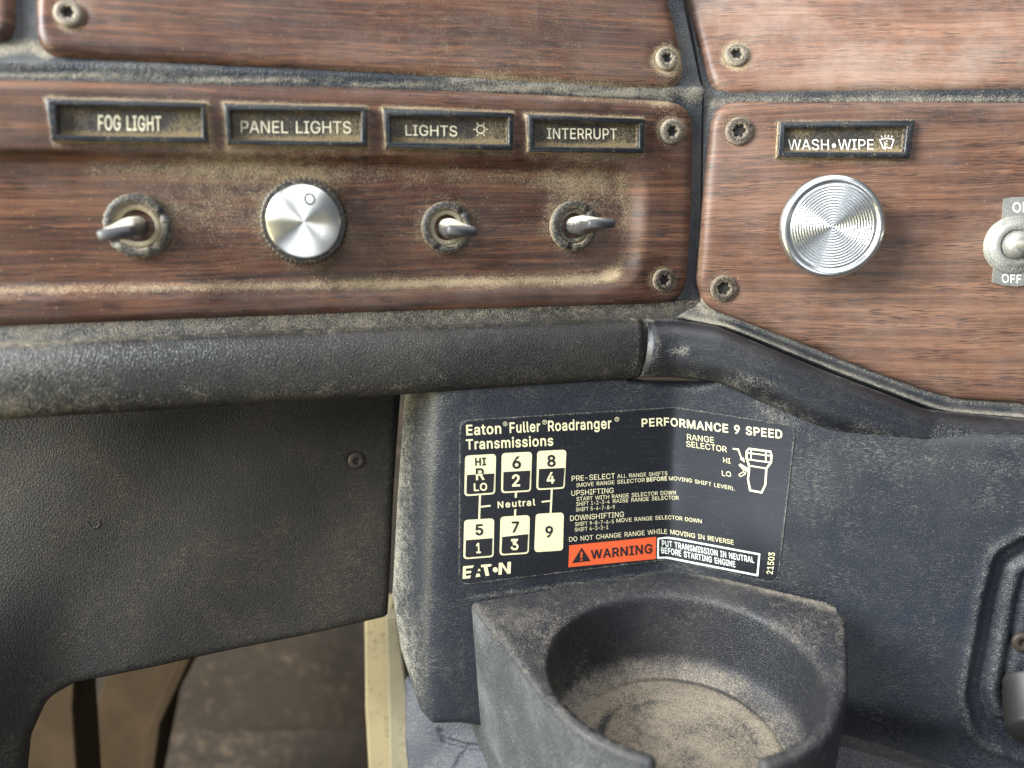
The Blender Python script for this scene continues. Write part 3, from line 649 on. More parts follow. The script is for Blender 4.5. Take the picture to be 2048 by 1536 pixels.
# ------------------------------------------------------------------ label plates
def quad_ring(surf, loops):
    V = []; F = []
    for q, h in loops:
        q = np.array(q, float); V.append(surf.hit(q[:, 0], q[:, 1]) + surf.n * h)
    for j in range(len(loops) - 1):
        for i in range(4): k = (i + 1) % 4; F.append((j * 4 + i, (j + 1) * 4 + i, (j + 1) * 4 + k, j * 4 + k))
    return np.concatenate(V), F
def label_plate(surf, outer, inner, label, letters, mat=M_LETTER, dusty=.4):
    o = np.array(outer, float); i = np.array(inner, float); c = o.mean(0)
    p = empty('label_plate', at(surf, *c), label, 'label plate', 'label plates of the dash switches')
    lo = o + (i - o) * .18; li = i + (o - i) * .25; o2 = o + (i - o) * .04
    V, F = quad_ring(surf, [(o, -.3), (o2, 1.5), (lo, 2.3), (li, 2.4), (i + (o - i) * .08, 2.2), (i - (o - i) * .05, .10)])
    F = [f[::-1] for f in F]
    f = mesh_obj('frame', V, F, M_FRAME, parent=p, dust=np.repeat([.75, .5, .05, .0, .12, .45], 4)); bevelled(f, .18)
    ins = [tuple(q) for q in i + (i - i.mean(0)) * .02]
    bl = (i[0] * .0 + i[3]); br = i[2]
    def dd(P, d): return dusty * .25 - .12 + ln(P, [bl, br], 8, .85) + ln(P, [i[0], i[1]], 7, .25) + disc(P, i[2] - (30, 18), 8, 45, .35) + disc(P, i[0] + (30, 14), 5, 40, .25)
    sheet('insert', np.array(ins), surf.off(.12), M_INSERT, None, dd, step=6, thick=.4, parent=p)
    pr = Print(surf, .22); letters(pr); pr.build('lettering', mat, p)
    return p
label_plate(PL, [(92, 197), (413, 207), (420, 289), (107, 284)], [(122, 214), (404, 219), (405, 275), (121, 271)],
            'black framed plate reading FOG LIGHT, widest of the four on the left panel',
            lambda k: k.text('FOG LIGHT', [(197, 260), (323, 262)], 29, .012), dusty=.5)
label_plate(PL, [(447, 207), (735, 215), (735, 295), (455, 291)], [(463, 224), (721, 226), (720, 284), (466, 280)],
            'black framed plate reading PANEL LIGHTS, its first letter buried in dust',
            lambda k: k.text('PANEL LIGHTS', [(482, 266), (702, 267)], 24, .0), dusty=.75)
def lights(k):
    k.text('LIGHTS', [(811, 271), (914, 273)], 21, .0)
    c = np.array((961, 259.)); r = 8
    k.line([c + r * np.array((math.cos(a), math.sin(a))) for a in np.linspace(0, 2 * math.pi, 20)[:-1]], 2.2, True)
    for a in range(6): u = np.array((math.cos(a * math.pi / 3), math.sin(a * math.pi / 3))); k.line([c + u * 10.5, c + u * 15], 2.0)
label_plate(PL, [(763, 215.5), (1026, 226.5), (1023.5, 304), (769.5, 297.5)], [(780, 237), (1012, 237.5), (1012, 289), (783, 284.5)],
            'black framed plate reading LIGHTS beside a small lamp symbol', lights, dusty=.45)
label_plate(PL, [(1049, 228), (1286.6, 238.4), (1283, 309), (1052.5, 306)], [(1066, 244), (1272, 249.5), (1271, 296), (1066, 293)],
            'black framed plate reading INTERRUPT, beside the screw at the panel corner',
            lambda k: k.text('INTERRUPT', [(1094, 277.5), (1233.5, 278.5)], 21, .005), dusty=.25)
def wash(k):
    k.text('WASH•WIPE', [(1576, 300), (1747, 300)], 21, .0)
    c = np.array((1773, 288.)); 
    k.line([c + (-14, -8), c + (-7, -10.5), c + (0, -11), c + (7, -10.5), c + (14, -8), c + (8, 9), c + (0, 7), c + (-7, 9)], 2.2, True)
    k.line([c + (-3, 12), c + (-4, -4)], 2.); 
    for dx in (-9, -3, 3, 9): k.line([c + (dx, -15 + abs(dx) * .2), c + (dx * 1.25, -18 + abs(dx) * .25)], 2.2)
    k.line([c + (0, -7), c + (0, -4)], 1.8); k.line([c + (0, -1), c + (0, 2)], 1.8)
label_plate(PR, [(1554.7, 244), (1826, 241.4), (1816.4, 320), (1550, 317)], [(1568, 260), (1806, 257.5), (1801, 305), (1566.5, 304)],
            'black framed plate reading WASH-WIPE above the round ribbed knob', wash, M_LETTERW, dusty=.2)

# ------------------------------------------------------------------ toggles and knobs
RECP = PL.off(-RECD)
def to_world(V, M): return np.asarray(V) @ M[:3, :3].T + M[:3, 3]
def lever_mesh(L, lean, twist, rb=2.6, wt=4.1, ht=1.4, tip=1.4, n=20):
    rows = []
    for k, t in enumerate((0, .2, .38, .5, .62, .76, .9, .97, 1.0)):
        f = sstep(.36, .95, t); a = rb + (wt - rb) * f; b = rb + .3 * math.sin(math.pi * min(1, t * 1.6)) + (ht - rb) * f
        if t >= 1.0: a *= .93; b *= .80
        rows.append((a, b, t * L, 2 + 3.2 * f))
    V = []; F = []
    ct, st = math.cos(twist), math.sin(twist)
    for a, b, z, e in rows:
        for i in range(n):
            q = 2 * math.pi * i / n; c, s_ = math.cos(q), math.sin(q)
            x = a * math.copysign(abs(c) ** (2 / e), c); y = b * math.copysign(abs(s_) ** (2 / e), s_)
            X = x * ct - y * st; Y = x * st + y * ct
            V.append((X + lean[0] * z, Y + lean[1] * z, z))
    for j in range(len(rows) - 1):
        for i in range(n): k = (i + 1) % n; F.append((j * n + i, j * n + k, (j + 1) * n + k, (j + 1) * n + i))
    F.append([(len(rows) - 1) * n + i for i in range(n)])
    return np.array(V), F, rows
def toggle(px, py, R, L, lean, twist, label, notch, inner_dust):
    M = at(RECP, px, py)
    p = empty('toggle_switch', M, label, 'toggle switch', 'toggle switches of the left panel')
    n = 72
    def mod(j, i, r):
        if j in (1, 2) and (i % 3 == 0): r *= .965
        return r
    V, F = lathe([(R, -.3), (R, .8), (R * .98, 1.7), (R * .90, 2.1), (R * .74, 2.15), (R * .70, 1.7), (R * .68, 1.0)], n, mod)
    V = V.copy()
    for i in range(n):
        a = math.degrees(2 * math.pi * i / n)
        for q in notch:
            if abs((a - q + 180) % 360 - 180) < 7:
                for j in (2, 3, 4, 5): V[j * n + i, 2] -= .8
    mesh_obj('collar_nut', to_world(V, M), F[:-1], M_COLLAR, parent=p, dust=np.repeat([.9, .5, .25, .05, .2, .5, .6], n))
    V, F = lathe([(R * .69, .9), (R * .69, 1.35), (R * .60, 1.4), (R * .50, 1.25), (R * .48, .2), (R * .46, -1.5)], 48)
    mesh_obj('bushing', to_world(V, M), F[:-1], M_COLLAR, parent=p, dust=np.repeat([.8, inner_dust, inner_dust, inner_dust, .1, .0], 48))
    V, F = lathe([(R * .5, -1.4), (R * .01, -1.35)], 32); mesh_obj('hole', to_world(V, M), F, M_HOLE, parent=p)
    V, F, rows = lever_mesh(L, lean, twist)
    V = V + np.array([0, 0, -1.0])
    nn = 20; dv = []
    for j, rw in enumerate(rows):
        t = j / (len(rows) - 1)
        for i in range(nn): dv.append(.9 * float(sstep(.05, .6, np.float64(math.sin(2 * math.pi * i / nn)))) + .25 * (t < .5) if t < .85 else .05)
    o = mesh_obj('lever', to_world(V, M), F, M_LEVER, parent=p, dust=np.array(dv))
    return p
toggle(277, 452, 8.6, 23, (-.05, -.07), .16, 'dusty toggle switch under the FOG LIGHT plate, lever swung to the left', (25, 215, 300), .75)
toggle(893, 455, 7.6, 26, (.0, -.03), -.08, 'grey toggle switch under the LIGHTS plate with a dust filled collar', (45, 245), .85)
toggle(1146, 452, 7.7, 26, (.0, .03), .03, 'toggle switch under the INTERRUPT plate, its lever clear of a dark open collar', (48, 262), .25)

M = at(RECP, 608, 443)
p = empty('dimmer_knob', M, 'flat brushed aluminium knob with black knurled edge under the PANEL LIGHTS plate', 'knob')
n = 208
def mod(j, i, r):
    return r * (1.0 if (i % 4) in (0, 1) else .925) if j in (1, 2, 3) else r
RK = 12.2
V, F = lathe([(RK * .96, .2), (RK, 1.0), (RK * .985, 7.5), (RK * .955, 8.8), (RK * .90, 9.2), (RK * .81, 9.1)], n, mod)
mesh_obj('knurled_skirt', to_world(V, M), F, M_RUBBER, parent=p, smooth=False, dust=np.concatenate([np.full(n, .8), np.full(n, .3), np.where(np.arange(n) % 4 < 2, .0, .75), np.where(np.arange(n) % 4 < 2, .1, .7), np.full(n, .1), np.full(n, .1)]))
rc = RK * .80
V, F = lathe([(rc, 8.8), (rc, 10.3), (rc * .985, 10.75), (rc * .955, 10.95), (rc * .6, 11.0), (rc * .3, 11.0), (rc * .02, 11.0)], 96)
cap = mesh_obj('aluminium_cap', to_world(V, M), F, M_ALU, parent=p)
a0 = math.atan2(46, 15); c = np.array((1.9, 5.9)); ring = []
V = []; F = []; nn = 28
for i in range(nn):
    q = 2 * math.pi * i / nn
    for r, sy in ((1.0, 1.15), (1.42, 1.6)): V.append((c[0] + r * math.cos(q), c[1] + sy * math.sin(q), 11.06))
for i in range(nn): k = (i + 1) % nn; F.append((2 * i, 2 * i + 1, 2 * k + 1, 2 * k))
mesh_obj('pointer_mark', to_world(V, M), F, M_INK, parent=p, smooth=False)

M = at(PR, 1640, 458)
p = empty('round_knob', M, 'large round silver knob with concentric ribs under the WASH-WIPE plate', 'knob')
r = 15.2; prof = [(3.2, -.2), (3.4, 5.0), (4.5, 6.8)]
V, F = lathe(prof + [(4.6, 7.2)], 40); mesh_obj('stem', to_world(V, M), F, M_CHROME, parent=p)
V, F = lathe([(4, 6.6), (r * .80, 7.2), (r * .97, 8.6), (r * 1.01, 10.2), (r * 1.0, 11.2)], 96)
mesh_obj('rim', to_world(V, M), F[:-1], M_CHROME, parent=p)
pr = [(r * 1.0, 11.2), (r * .985, 12.1), (r * .95, 12.75), (r * .90, 12.95), (r * .865, 12.8), (r * .845, 12.25), (r * .82, 12.2)]
ng = 15
for k in range(ng):
    a = r * .80 * (1 - k / ng); w = r * .80 / ng
    pr += [(a, 12.2), (a - w * .25, 12.42), (a - w * .5, 12.46), (a - w * .72, 12.4), (max(.02, a - w * .9), 12.18)]
V, F = lathe(pr, 128)
mesh_obj('ribbed_cap', to_world(V, M), F, M_ALU2, parent=p)

M = at(PR, 2026, 490)
p = empty('wiper_toggle', M, 'silver toggle with an ON and OFF plate at the right edge of the panel', 'toggle switch')
zz = float((M[:3, 3] - CAM) @ AF); q = zz / FPX
def tab(pts, h=.8):
    pts = np.array(pts, float); P = PR.hit(pts[:, 0], pts[:, 1]); n = len(pts)
    V = np.concatenate([P - PR.n * .2, P + PR.n * h]); F = [list(range(n, 2 * n))] + [[i, (i + 1) % n, n + (i + 1) % n, n + i] for i in range(n)]
    return V, F
up = [(2003, 440), (2006, 398), (2022, 395), (2046, 394), (2070, 396), (2080, 400), (2078, 440)][::-1]
dn = [(1986, 535), (1983, 565), (2004, 571), (2028, 573), (2052, 570), (2076, 562), (2078, 535)]
V1, F1 = tab(up); V2, F2 = tab(dn); 
k = np.array(up).mean(0)
pl = mesh_obj('on_plate', V1, [f[::-1] for f in F1] if False else F1, M_PLATE, parent=p, smooth=False, dust=np.full(len(V1), .1))
pr_ = Print(PR, .86); pr_.text('ON', [(2022, 425), (2058, 424)], 19, .012); pr_.build('lettering', M_LETTERW, pl)
pl = mesh_obj('off_plate', V2, F2, M_PLATE, parent=p, smooth=False, dust=np.full(len(V2), .1))
pr_ = Print(PR, .86); pr_.text('OFF', [(2001, 565), (2040, 567)], 17, .006); pr_.build('lettering', M_LETTERW, pl)
V, F = lathe([(57 * q, -.1), (57 * q, 1.1), (54 * q, 1.6), (45 * q, 1.5), (43 * q, 2.1), (33 * q, 2.4), (30 * q, 1.9), (28 * q, 1.2)], 60)
mesh_obj('washer_ring', to_world(V, M), F, M_PLATE, parent=p, dust=np.repeat([.7, .3, .1, .4, .2, .1, .4, .3], 60))
V, F = lathe([(27 * q, 1.0), (27 * q, 2.6), (24 * q, 4.2), (17 * q, 5.2), (11 * q, 5.6)], 40)
mesh_obj('ball_housing', to_world(V, M), F, M_PLATE, parent=p, dust=np.repeat([.5, .2, .15, .1, .1], 40))
V, F, _ = lever_mesh(26, (.12, -.06), 0, 2.2, 3.4, 3.2); V = V + np.array([0, 0, 5.5])
mesh_obj('lever', to_world(V, M), F, M_CHROME, parent=p)

# ------------------------------------------------------------------ padded bars under the wood
def bar_prof(depth, back=2.):
    def prof(t):
        a = math.pi * t; tt = .5 - .5 * math.cos(a)
        return tt, depth * (math.sin(a) ** .6) - back * 0
    return prof
def d_bar(P, t):
    x = P[:, 0]
    return .05 + .34 * np.exp(-((t - .05) / .08) ** 2) + (.22 * np.exp(-((t - .74) / .16) ** 2)) + .22 * np.exp(-((x + 20) / 220.) ** 2) + .22 * np.exp(-((x - 1262) / 16.) ** 2)
BSURF = PL.off(1.0)
set_props(strip('padded_bar', [(-320, 692), (0, 684), (640, 657), (1100, 641), (1272, 634)], [(-320, 852), (0, 836), (640, 797), (1100, 766), (1262, 755)], BSURF, M_BAR, bar_prof(8), nt=26, dust=d_bar),
          'long black padded bar with worn grain along the bottom of the left wood panel', 'trim bar')
# ledge of dust between panel and bar
def d_ledge(P, t): return .50 - .22 * t
set_props(strip('dust_ledge', [(-320, 668), (0, 652), (680, 626), (1300, 606), (1392, 600)], [(-320, 704), (0, 694), (640, 667), (1100, 650), (1275, 642), (1398, 650)], PL.off(-1.6), M_BAR, lambda t: (t, .2 + 4.2 * sstep(.1, 1., np.float64(t))), nt=8, dust=d_ledge),
          'dust covered ledge between the left wood panel and the padded bar', 'ledge')
# right-hand bar, bending down to the right
def prof_r(t):
    a = math.pi * t; return .5 - .5 * math.cos(a), 10.5 * (math.sin(a) ** .8)
def d_bar2(P, t):
    x = P[:, 0]
    v = .06 + .40 * np.exp(-((t - .03) / .07) ** 2) + .30 * np.exp(-((t - .82) / .12) ** 2) + ln(P, [(1320, 690), (1360, 695)], 13, .42) + ln(P, [(1290, 640), (1284, 745)], 6, .38)
    v += ln(P, [(1470, 745), (1520, 760)], 16, .32) + ln(P, [(1700, 840), (1790, 870)], 16, .28) + ln(P, [(1850, 860), (2048, 900)], 26, .35)
    return v
BR = Surf(lambda x, y: smin(PL.off(1.5).w(x, y) * 0 + smax(PL.off(1.5).w(x, y), PR.off(1.5).w(x, y), 1e-5), PR.w(x, y) * 0 + 1., 1e-6), PR)
TOPR = round_poly([(1284, 638), (1340, 637), (1430, 650), (1640, 738), (1850, 818), (2048, 836), (2420, 858)], [0, 30, 60, 0, 90, 0, 0])
BOTR = round_poly([(1266, 752), (1330, 752), (1430, 762), (1640, 862), (1850, 903), (2048, 914), (2420, 936)], [0, 30, 60, 60, 80, 0, 0])
set_props(strip('console_bar', TOPR[1:] if False else TOPR, BOTR, BR, M_BAR2, prof_r, nt=26, dust=d_bar2),
          'smooth black plastic bar bending down to the right below the washer knob panel', 'trim bar')
LT = round_poly([(1398, 604), (1410, 618), (1588, 684), (1698, 728), (1852, 785), (1917, 803), (2048, 812), (2420, 852)], [0, 20, 0, 0, 30, 30, 0, 0])
LB = round_poly([(1330, 646), (1430, 655), (1590, 722), (1690, 762), (1850, 824), (1930, 832), (2048, 842), (2420, 864)], [0, 30, 0, 0, 40, 0, 0, 0])
def lip(t): return t, .3 + 3.2 * float(sstep(.15, .55, np.float64(t))) + 1.6 * math.exp(-((t - .62) / .10) ** 2) - 2.6 * math.exp(-((t - .86) / .07) ** 2)
def d_lip(P, t): return .14 + .55 * math.exp(-((t - .55) / .14) ** 2) + .25 * math.exp(-((t - .05) / .12) ** 2) + ln(P, [(1395, 615), (1440, 650)], 26, .5)
set_props(strip('ledge_trim', LT, LB, Surf(lambda x, y: smax(PL.off(-2.).w(x, y), PR.off(-2.).w(x, y), 1e-6), PR), M_TRIM, lip, nt=30, dust=d_lip, step=8),
          'ridged black ledge with pale dust along the slanted edge of the washer knob panel', 'ledge')

# ------------------------------------------------------------------ console below the bars
CONP = round_poly([(812, 690), (1250, 690), (1262, 757), (1300, 765), (1395, 767), (1440, 757), (1470, 720), (1640, 820), (1850, 870), (2420, 880), (2420, 1620), (1690, 1620), (1020, 1620), (1012, 1466), (922, 1453), (862, 1454), (832, 1425), (792, 1300), (775, 1190), (786, 980), (800, 790)], [0, 0, 0, 0, 0, 0, 0, 0, 0, 0, 0, 0, 0, 0, 0, 22, 30, 60, 60, 0, 0])
SHAFT = round_poly([(2480, 1010), (2060, 1062), (1984, 1104), (1962, 1190), (1924, 1395), (1950, 1480), (2060, 1520), (2480, 1560)], [0, 70, 70, 90, 80, 60, 60, 0])
def h_con(P, d):
    ds = sdf(P, SHAFT)
    v = .9 * np.exp(-((ds + 3) / 7.) ** 2) - 2.6 * sstep(0, 26, ds)
    v += -1.6 * np.exp(-((ds - 44) / 7.) ** 2) + 1.2 * np.exp(-((ds - 62) / 12.) ** 2) - 2.2 * np.exp(-((ds - 88) / 7.) ** 2)
    v += -2.2 * (1 - np.clip(d / 14., 0, 1)) ** 2
    return v
def d_con(P, d):
    x, y = P[:, 0], P[:, 1]; ds = sdf(P, SHAFT)
    v = .04 + .35 * np.exp(-((ds + 4) / 10.) ** 2) + .28 * np.exp(-((ds - 62) / 14.) ** 2) + .10 * (ds > 90)
    v += ln(P, [(800, 800), (1260, 765), (1430, 775), (1640, 880), (1850, 925), (2048, 940)], 22, .22)
    v += ln(P, [(795, 800), (785, 1000), (778, 1200), (800, 1330)], 22, .38)
    v += ln(P, [(940, 1196), (1290, 1150), (1330, 1148), (1690, 1236)], 7, .5) + ln(P, [(930, 1200), (918, 1400)], 7, .25)
    v += .30 * sstep(846, 815, x - (y > 1200) * (y - 1200) * .1) * (y < 1400) + disc(P, (1560, 830), 10, 90, .14) + disc(P, (1780, 1490), 10, 80, .15)
    return v
con = empty('console', at(CONS, 1150, 1000), 'blue black vinyl console folded inward at its middle, carrying the gear shift sticker', 'console')
sheet('console_shell', CONP, CONS, M_BLUE, h_con, d_con, step=9, rings=(3, 7, 12), parent=con, thick=3)
M = at(CB.off(-2.), 2046, 1284)
V, F = lathe([(3.2, -.2), (3.2, .5), (2.6, .9), (1.3, 1.0), (1.1, .3)], 28)
s = mesh_obj('screw', to_world(V, M), F, M_RUST, parent=con, dust=np.full(len(V), .1)); s['label'] = 'rusty screw in the recessed cover'
# scuffed grey rod at the right edge
b = CB.hit(np.float64(2076), np.float64(1400)); M = frame(b, CB.eu, CB.ev, CB.n)
ax = nrm(CB.n * .8 - CB.ev * .55 - CB.eu * .2); e1 = nrm(np.cross(ax, CB.ev)); M = frame(b - ax * 4, e1, np.cross(ax, e1), ax)
V, F = lathe([(10.2, 0), (10.2, 1.2), (9.6, 1.8), (9.4, 14), (9.2, 15), (8.2, 15.6), (.1, 15.7)], 40)
o = mesh_obj('release_button', to_world(V, M), F, M_GREYROD, M=M, dust=np.full(len(V), .1)); set_props(o, 'scuffed grey metal rod end poking from the cover at the right edge', 'button')

# ------------------------------------------------------------------ the gear shift sticker
stk = empty('shift_pattern_sticker', at(CONS, 1240, 990), 'black gear shift sticker with cream lettering and an orange warning block on the folded console', 'sticker')
SP = round_poly([(919, 840), (1345, 814), (1360, 815), (1591, 851), (1555, 1168), (1345, 1118), (1330, 1119), (917, 1170)], [22, 0, 0, 24, 22, 0, 0, 20])
def d_stk(P, d): return .72 * np.exp(-(d / 2.4) ** 2) + ln(P, [(1345, 890), (1350, 950)], 22, .12) + disc(P, (1540, 855), 2, 14, .4)
class OffSurf:
    def __init__(s, b, h): s.b = b; s.h = h
    def hit(s, x, y): return s.b.hit(x, y) + s.b.normal(x, y) * s.h
    def normal(s, x, y): return s.b.normal(x, y)
    def frame(s, o=None): return s.b.frame(o)
sheet('sticker_film', SP, OffSurf(CONS, .36), M_STICK, None, d_stk, step=5, thick=.5, parent=stk)
def ZA(x, y): return (900 + x / 4.0425, 800 + y / 4.0425)
def ZB(x, y): return (1120 + x / 4.096, 820 + y / 4.096)
t = Print(CONS, .44)
UPL = (-.03, -1.)
t.text('Eaton', [ZA(130, 282), ZA(412, 267)], 20, .018, up=UPL); t.text('Fuller', [ZA(480, 263), ZA(727, 250)], 20, .018, up=UPL)
t.text('Roadranger', [ZA(790, 248), ZA(1302, 226)], 20, .018, up=UPL); t.text('Transmissions', [ZA(128, 397), ZA(832, 364)], 19.5, .018, up=UPL)
for x, y in ((443, 190), (762, 177), (1345, 153)):
    c = np.array(ZA(x, y)); t.line([c + 4.1 * np.array((math.cos(a), math.sin(a))) for a in np.linspace(0, 6.283, 15)[:-1]], .9, True)
    t.text('R', [c + (-1.7, 2.2), c + (1.9, 2.0)], 4.4)
t.text('PERFORMANCE 9 SPEED', [ZB(665, 135), ZB(860, 125), ZB(960, 133), ZB(1160, 158), ZB(1820, 231)], (15.5, 16.5), .02, up=(-.03, -1))
L0, L1 = (-.03, -1), (-.07, -1)
t.text('RANGE', [ZB(1042, 240), ZB(1262, 268)], 11.5, .0, up=L1); t.text('SELECTOR', [ZB(1036, 297), ZB(1366, 343)], 11.5, .0, up=L1)
t.text('HI', [ZB(1338, 427), ZB(1396, 436)], 10, .004, up=L1); t.text('LO', [ZB(1327, 535), ZB(1402, 545)], 10, .004, up=L1)
t.text('PRE-SELECT', [ZB(93, 580), ZB(447, 558)], 10.6, up=L0); t.text('ALL RANGE SHIFTS', [ZB(465, 555), ZB(876, 530)], 7.6, up=L0)
t.text('(MOVE RANGE SELECTOR', [ZB(133, 628), ZB(690, 585)], 7.6, up=L0); t.text('BEFORE', [ZB(704, 584), ZB(873, 572)], 7.8, .022, up=L0)
t.text('MOVING SHIFT LEVER).', [ZB(890, 572), ZB(960, 574), ZB(1100, 595), ZB(1430, 656)], 7.6, up=L1)
t.text('UPSHIFTING', [ZB(90, 700), ZB(435, 675)], 10.4, up=L0)
t.text('START WITH RANGE SELECTOR DOWN', [ZB(132, 742), ZB(850, 690), ZB(948, 689)], 7.6, up=L0)
t.text('SHIFT 1-2-3-4', [ZB(130, 783), ZB(402, 762)], 7.6, up=L0); t.text('RAISE RANGE SELECTOR', [ZB(430, 759), ZB(870, 730), ZB(972, 732)], 7.6, up=L0)
t.text('SHIFT 5-6-7-8-9', [ZB(127, 828), ZB(445, 806)], 7.6, up=L0); t.text('DOWNSHIFTING', [ZB(80, 905), ZB(520, 871)], 10.4, up=L0)
t.text('SHIFT 9-8-7-6-5', [ZB(120, 948), ZB(437, 925)], 7.6, up=L0); t.text('MOVE RANGE SELECTOR DOWN', [ZB(458, 918), ZB(850, 891), ZB(940, 894), ZB(1160, 924)], 7.6, up=L0)
t.text('SHIFT 4-3-2-1', [ZB(118, 993), ZB(392, 970)], 7.6, up=L0)
t.text('DO NOT CHANGE RANGE WHILE MOVING IN REVERSE', [ZB(72, 1075), ZB(830, 1008), ZB(920, 1014), ZB(1422, 1099)], 9.2, up=(-.05, -1))
b0 = np.array(ZB(1740, 1342)); b1 = np.array(ZB(1760, 1165)); t.text('21503', [b0, b1], 12, .008, up=(-1., -.1))
t.build('lettering', M_PRINT, stk)
g = Print(CONS, .44); k_ = Print(CONS, .52); g2 = Print(CONS, .60)
def gear(tl, tr, br, bl, split=None, w=3.6):
    q = np.array([ZA(*tl), ZA(*tr), ZA(*br), ZA(*bl)]); g.poly(round_poly(q, 8))
    if split:
        i = q + (q.mean(0) - q) * np.array([w / 29., w / 40.]); yl, yr = ZA(0, split[0])[1], ZA(0, split[1])[1]
        i[0] = (i[0][0] - .3, yl); i[1] = (i[1][0], yr)
        k_.poly(round_poly(i, [.01, .01, 5, 5]))
gear((120, 447), (370, 433), (362, 757), (113, 775), (602, 590)); gear((415, 427), (660, 415), (651, 737), (410, 751), (578, 567))
gear((702, 410), (938, 398), (923, 713), (694, 726), (554, 545)); gear((112, 967), (355, 952), (350, 1265), (105, 1284), (1129, 1112))
gear((405, 940), (643, 926), (634, 1238), (397, 1254), (1103, 1079)); gear((690, 917), (917, 905), (910, 1212), (677, 1227))
for a, b_, w in (((240, 765), (233, 965), 3.8), ((245, 860), (325, 851), 3.4), ((531, 740), (528, 786), 4.2), ((525, 880), (522, 937), 3.8), ((820, 715), (810, 912), 3.8), ((738, 820), (808, 812), 3.2)):
    g.line([ZA(*a), ZA(*b_)], w)
g.text('Neutral', [ZA(383, 870), ZA(687, 846)], 12.4, .02, spacing=1.12, up=UPL)
def dg(P_, s, x0, x1, y, cap, bold=.024): P_.text(s, [ZA(x0, y), ZA(x1, y - (x1 - x0) * .045)], cap / 4.0425, bold, up=UPL)
dg(k_, 'HI', 200, 288, 526, 58, .03); dg(k_, '6', 500, 570, 550, 92); dg(k_, '8', 783, 850, 534, 88); dg(k_, '5', 202, 266, 1088, 84); dg(k_, '7', 497, 556, 1064, 82); dg(k_, '9', 768, 830, 1104, 84)
dg(g2, '2', 498, 563, 693, 90); dg(g2, '4', 778, 842, 670, 86); dg(g2, '1', 210, 246, 1231, 78); dg(g2, '3', 487, 551, 1206, 84); dg(g2, 'LO', 190, 298, 730, 58, .022)
# the R is dark on the cream half and cream on the dark half
def clip_r(lo, hi):
    V, F = text_mesh('R', .02); CH = CAPH; out = []
    for f in F:
        q = [tuple(V[i]) for i in f]
        for lim, sg in ((lo * CH, 1), (hi * CH, -1)):
            r_ = []
            for a, b_ in zip(q, q[1:] + q[:1]):
                ia = (a[1] - lim) * sg >= 0; ib = (b_[1] - lim) * sg >= 0
                if ia: r_.append(a)
                if ia != ib: u = (lim - a[1]) / (b_[1] - a[1]); r_.append((a[0] + u * (b_[0] - a[0]), lim))
            q = r_
            if len(q) < 3: break
        if len(q) >= 3: out.append(q)
    x0, x1 = V[:, 0].min(), V[:, 0].max(); res = []
    for q in out:
        res.append([np.array(ZA(207 + (a[0] - x0) / (x1 - x0) * 70, 641 - (a[0] - x0) / (x1 - x0) * 4)) + np.array((-.03, -1)) * a[1] / CH * 22 for a in q])
    return res
for q in clip_r(.5, 9): k_.poly(q)
for q in clip_r(-9, .5): g2.poly(q)
# maker's word at the bottom
e = lambda *pts: g.poly([ZA(*q) for q in pts])
e((103, 1340), (128, 1338), (124, 1440), (99, 1442)); e((103, 1340), (192, 1332), (180, 1353), (103, 1360)); e((100, 1383), (172, 1376), (166, 1395), (100, 1402)); e((100, 1421), (166, 1414), (160, 1436), (99, 1442))
e((212, 1400), (236, 1398), (243, 1422), (204, 1428)); e((226, 1362), (240, 1361), (244, 1378), (222, 1380)); e((248, 1328), (322, 1322), (322, 1342), (248, 1348)); e((270, 1345), (300, 1343), (315, 1415), (285, 1418)); e((322, 1322), (338, 1330), (322, 1342))
c = np.array(ZA(363, 1368)); g.poly([c + 5.2 * np.array((math.cos(a), math.sin(a))) for a in np.linspace(0, 6.283, 17)[:-1]])
e((392, 1312), (420, 1310), (416, 1406), (388, 1409)); e((420, 1310), (462, 1372), (462, 1402), (416, 1338)); e((462, 1306), (490, 1303), (487, 1398), (459, 1402))
g.build('shift_diagram', M_PRINT, stk); k_.build('dark_numerals', M_INK, stk); g2.build('light_numerals', M_PRINT, stk)
# gear lever drawing
d_ = Print(CONS, .45); ZK = lambda x, y: (1420 + x * 180 / 2048, 880 + y * 135 / 1536)
o_ = [(885, 190), (830, 250), (830, 410), (885, 570), (885, 690), (860, 880), (910, 1135), (1170, 1185), (1255, 1010), (1280, 640), (1385, 500), (1395, 340), (1370, 255)]
d_.line([ZK(*q) for q in o_], 4., True)
for a, b_ in (((830, 280), (1395, 355)), ((840, 430), (1385, 505)), ((885, 575), (1285, 640)), ((935, 200), (930, 440)), ((1270, 250), (1265, 480))): d_.line([ZK(*a), ZK(*b_)], 2.8)
d_.line([ZK(515, 190), ZK(640, 205), ZK(710, 400)], 3.); d_.poly([ZK(675, 420), ZK(770, 390), ZK(785, 505)])
d_.poly([ZK(690, 525), ZK(850, 625), ZK(850, 690), ZK(760, 690), ZK(645, 560)])
d_.line([ZK(755, 715), ZK(655, 775), ZK(690, 825), ZK(800, 765)], 1.8, True); d_.line([ZK(800, 730), ZK(850, 690)], 1.8)
d_.build('lever_drawing', M_PRINT, stk)
w_ = Print(CONS, .44); w_.poly([ZB(72, 1105), ZB(782, 1035), ZB(780, 1216), ZB(65, 1284)]); wb = w_.build('warning_block', M_ORANGE, stk)
w_ = Print(CONS, .54); w_.text('WARNING', [ZB(248, 1214), ZB(752, 1166)], (16.5, 18), .022, up=UPL)
tri = [np.array(ZB(*q)) for q in ((172, 1122), (94, 1248), (243, 1231))]
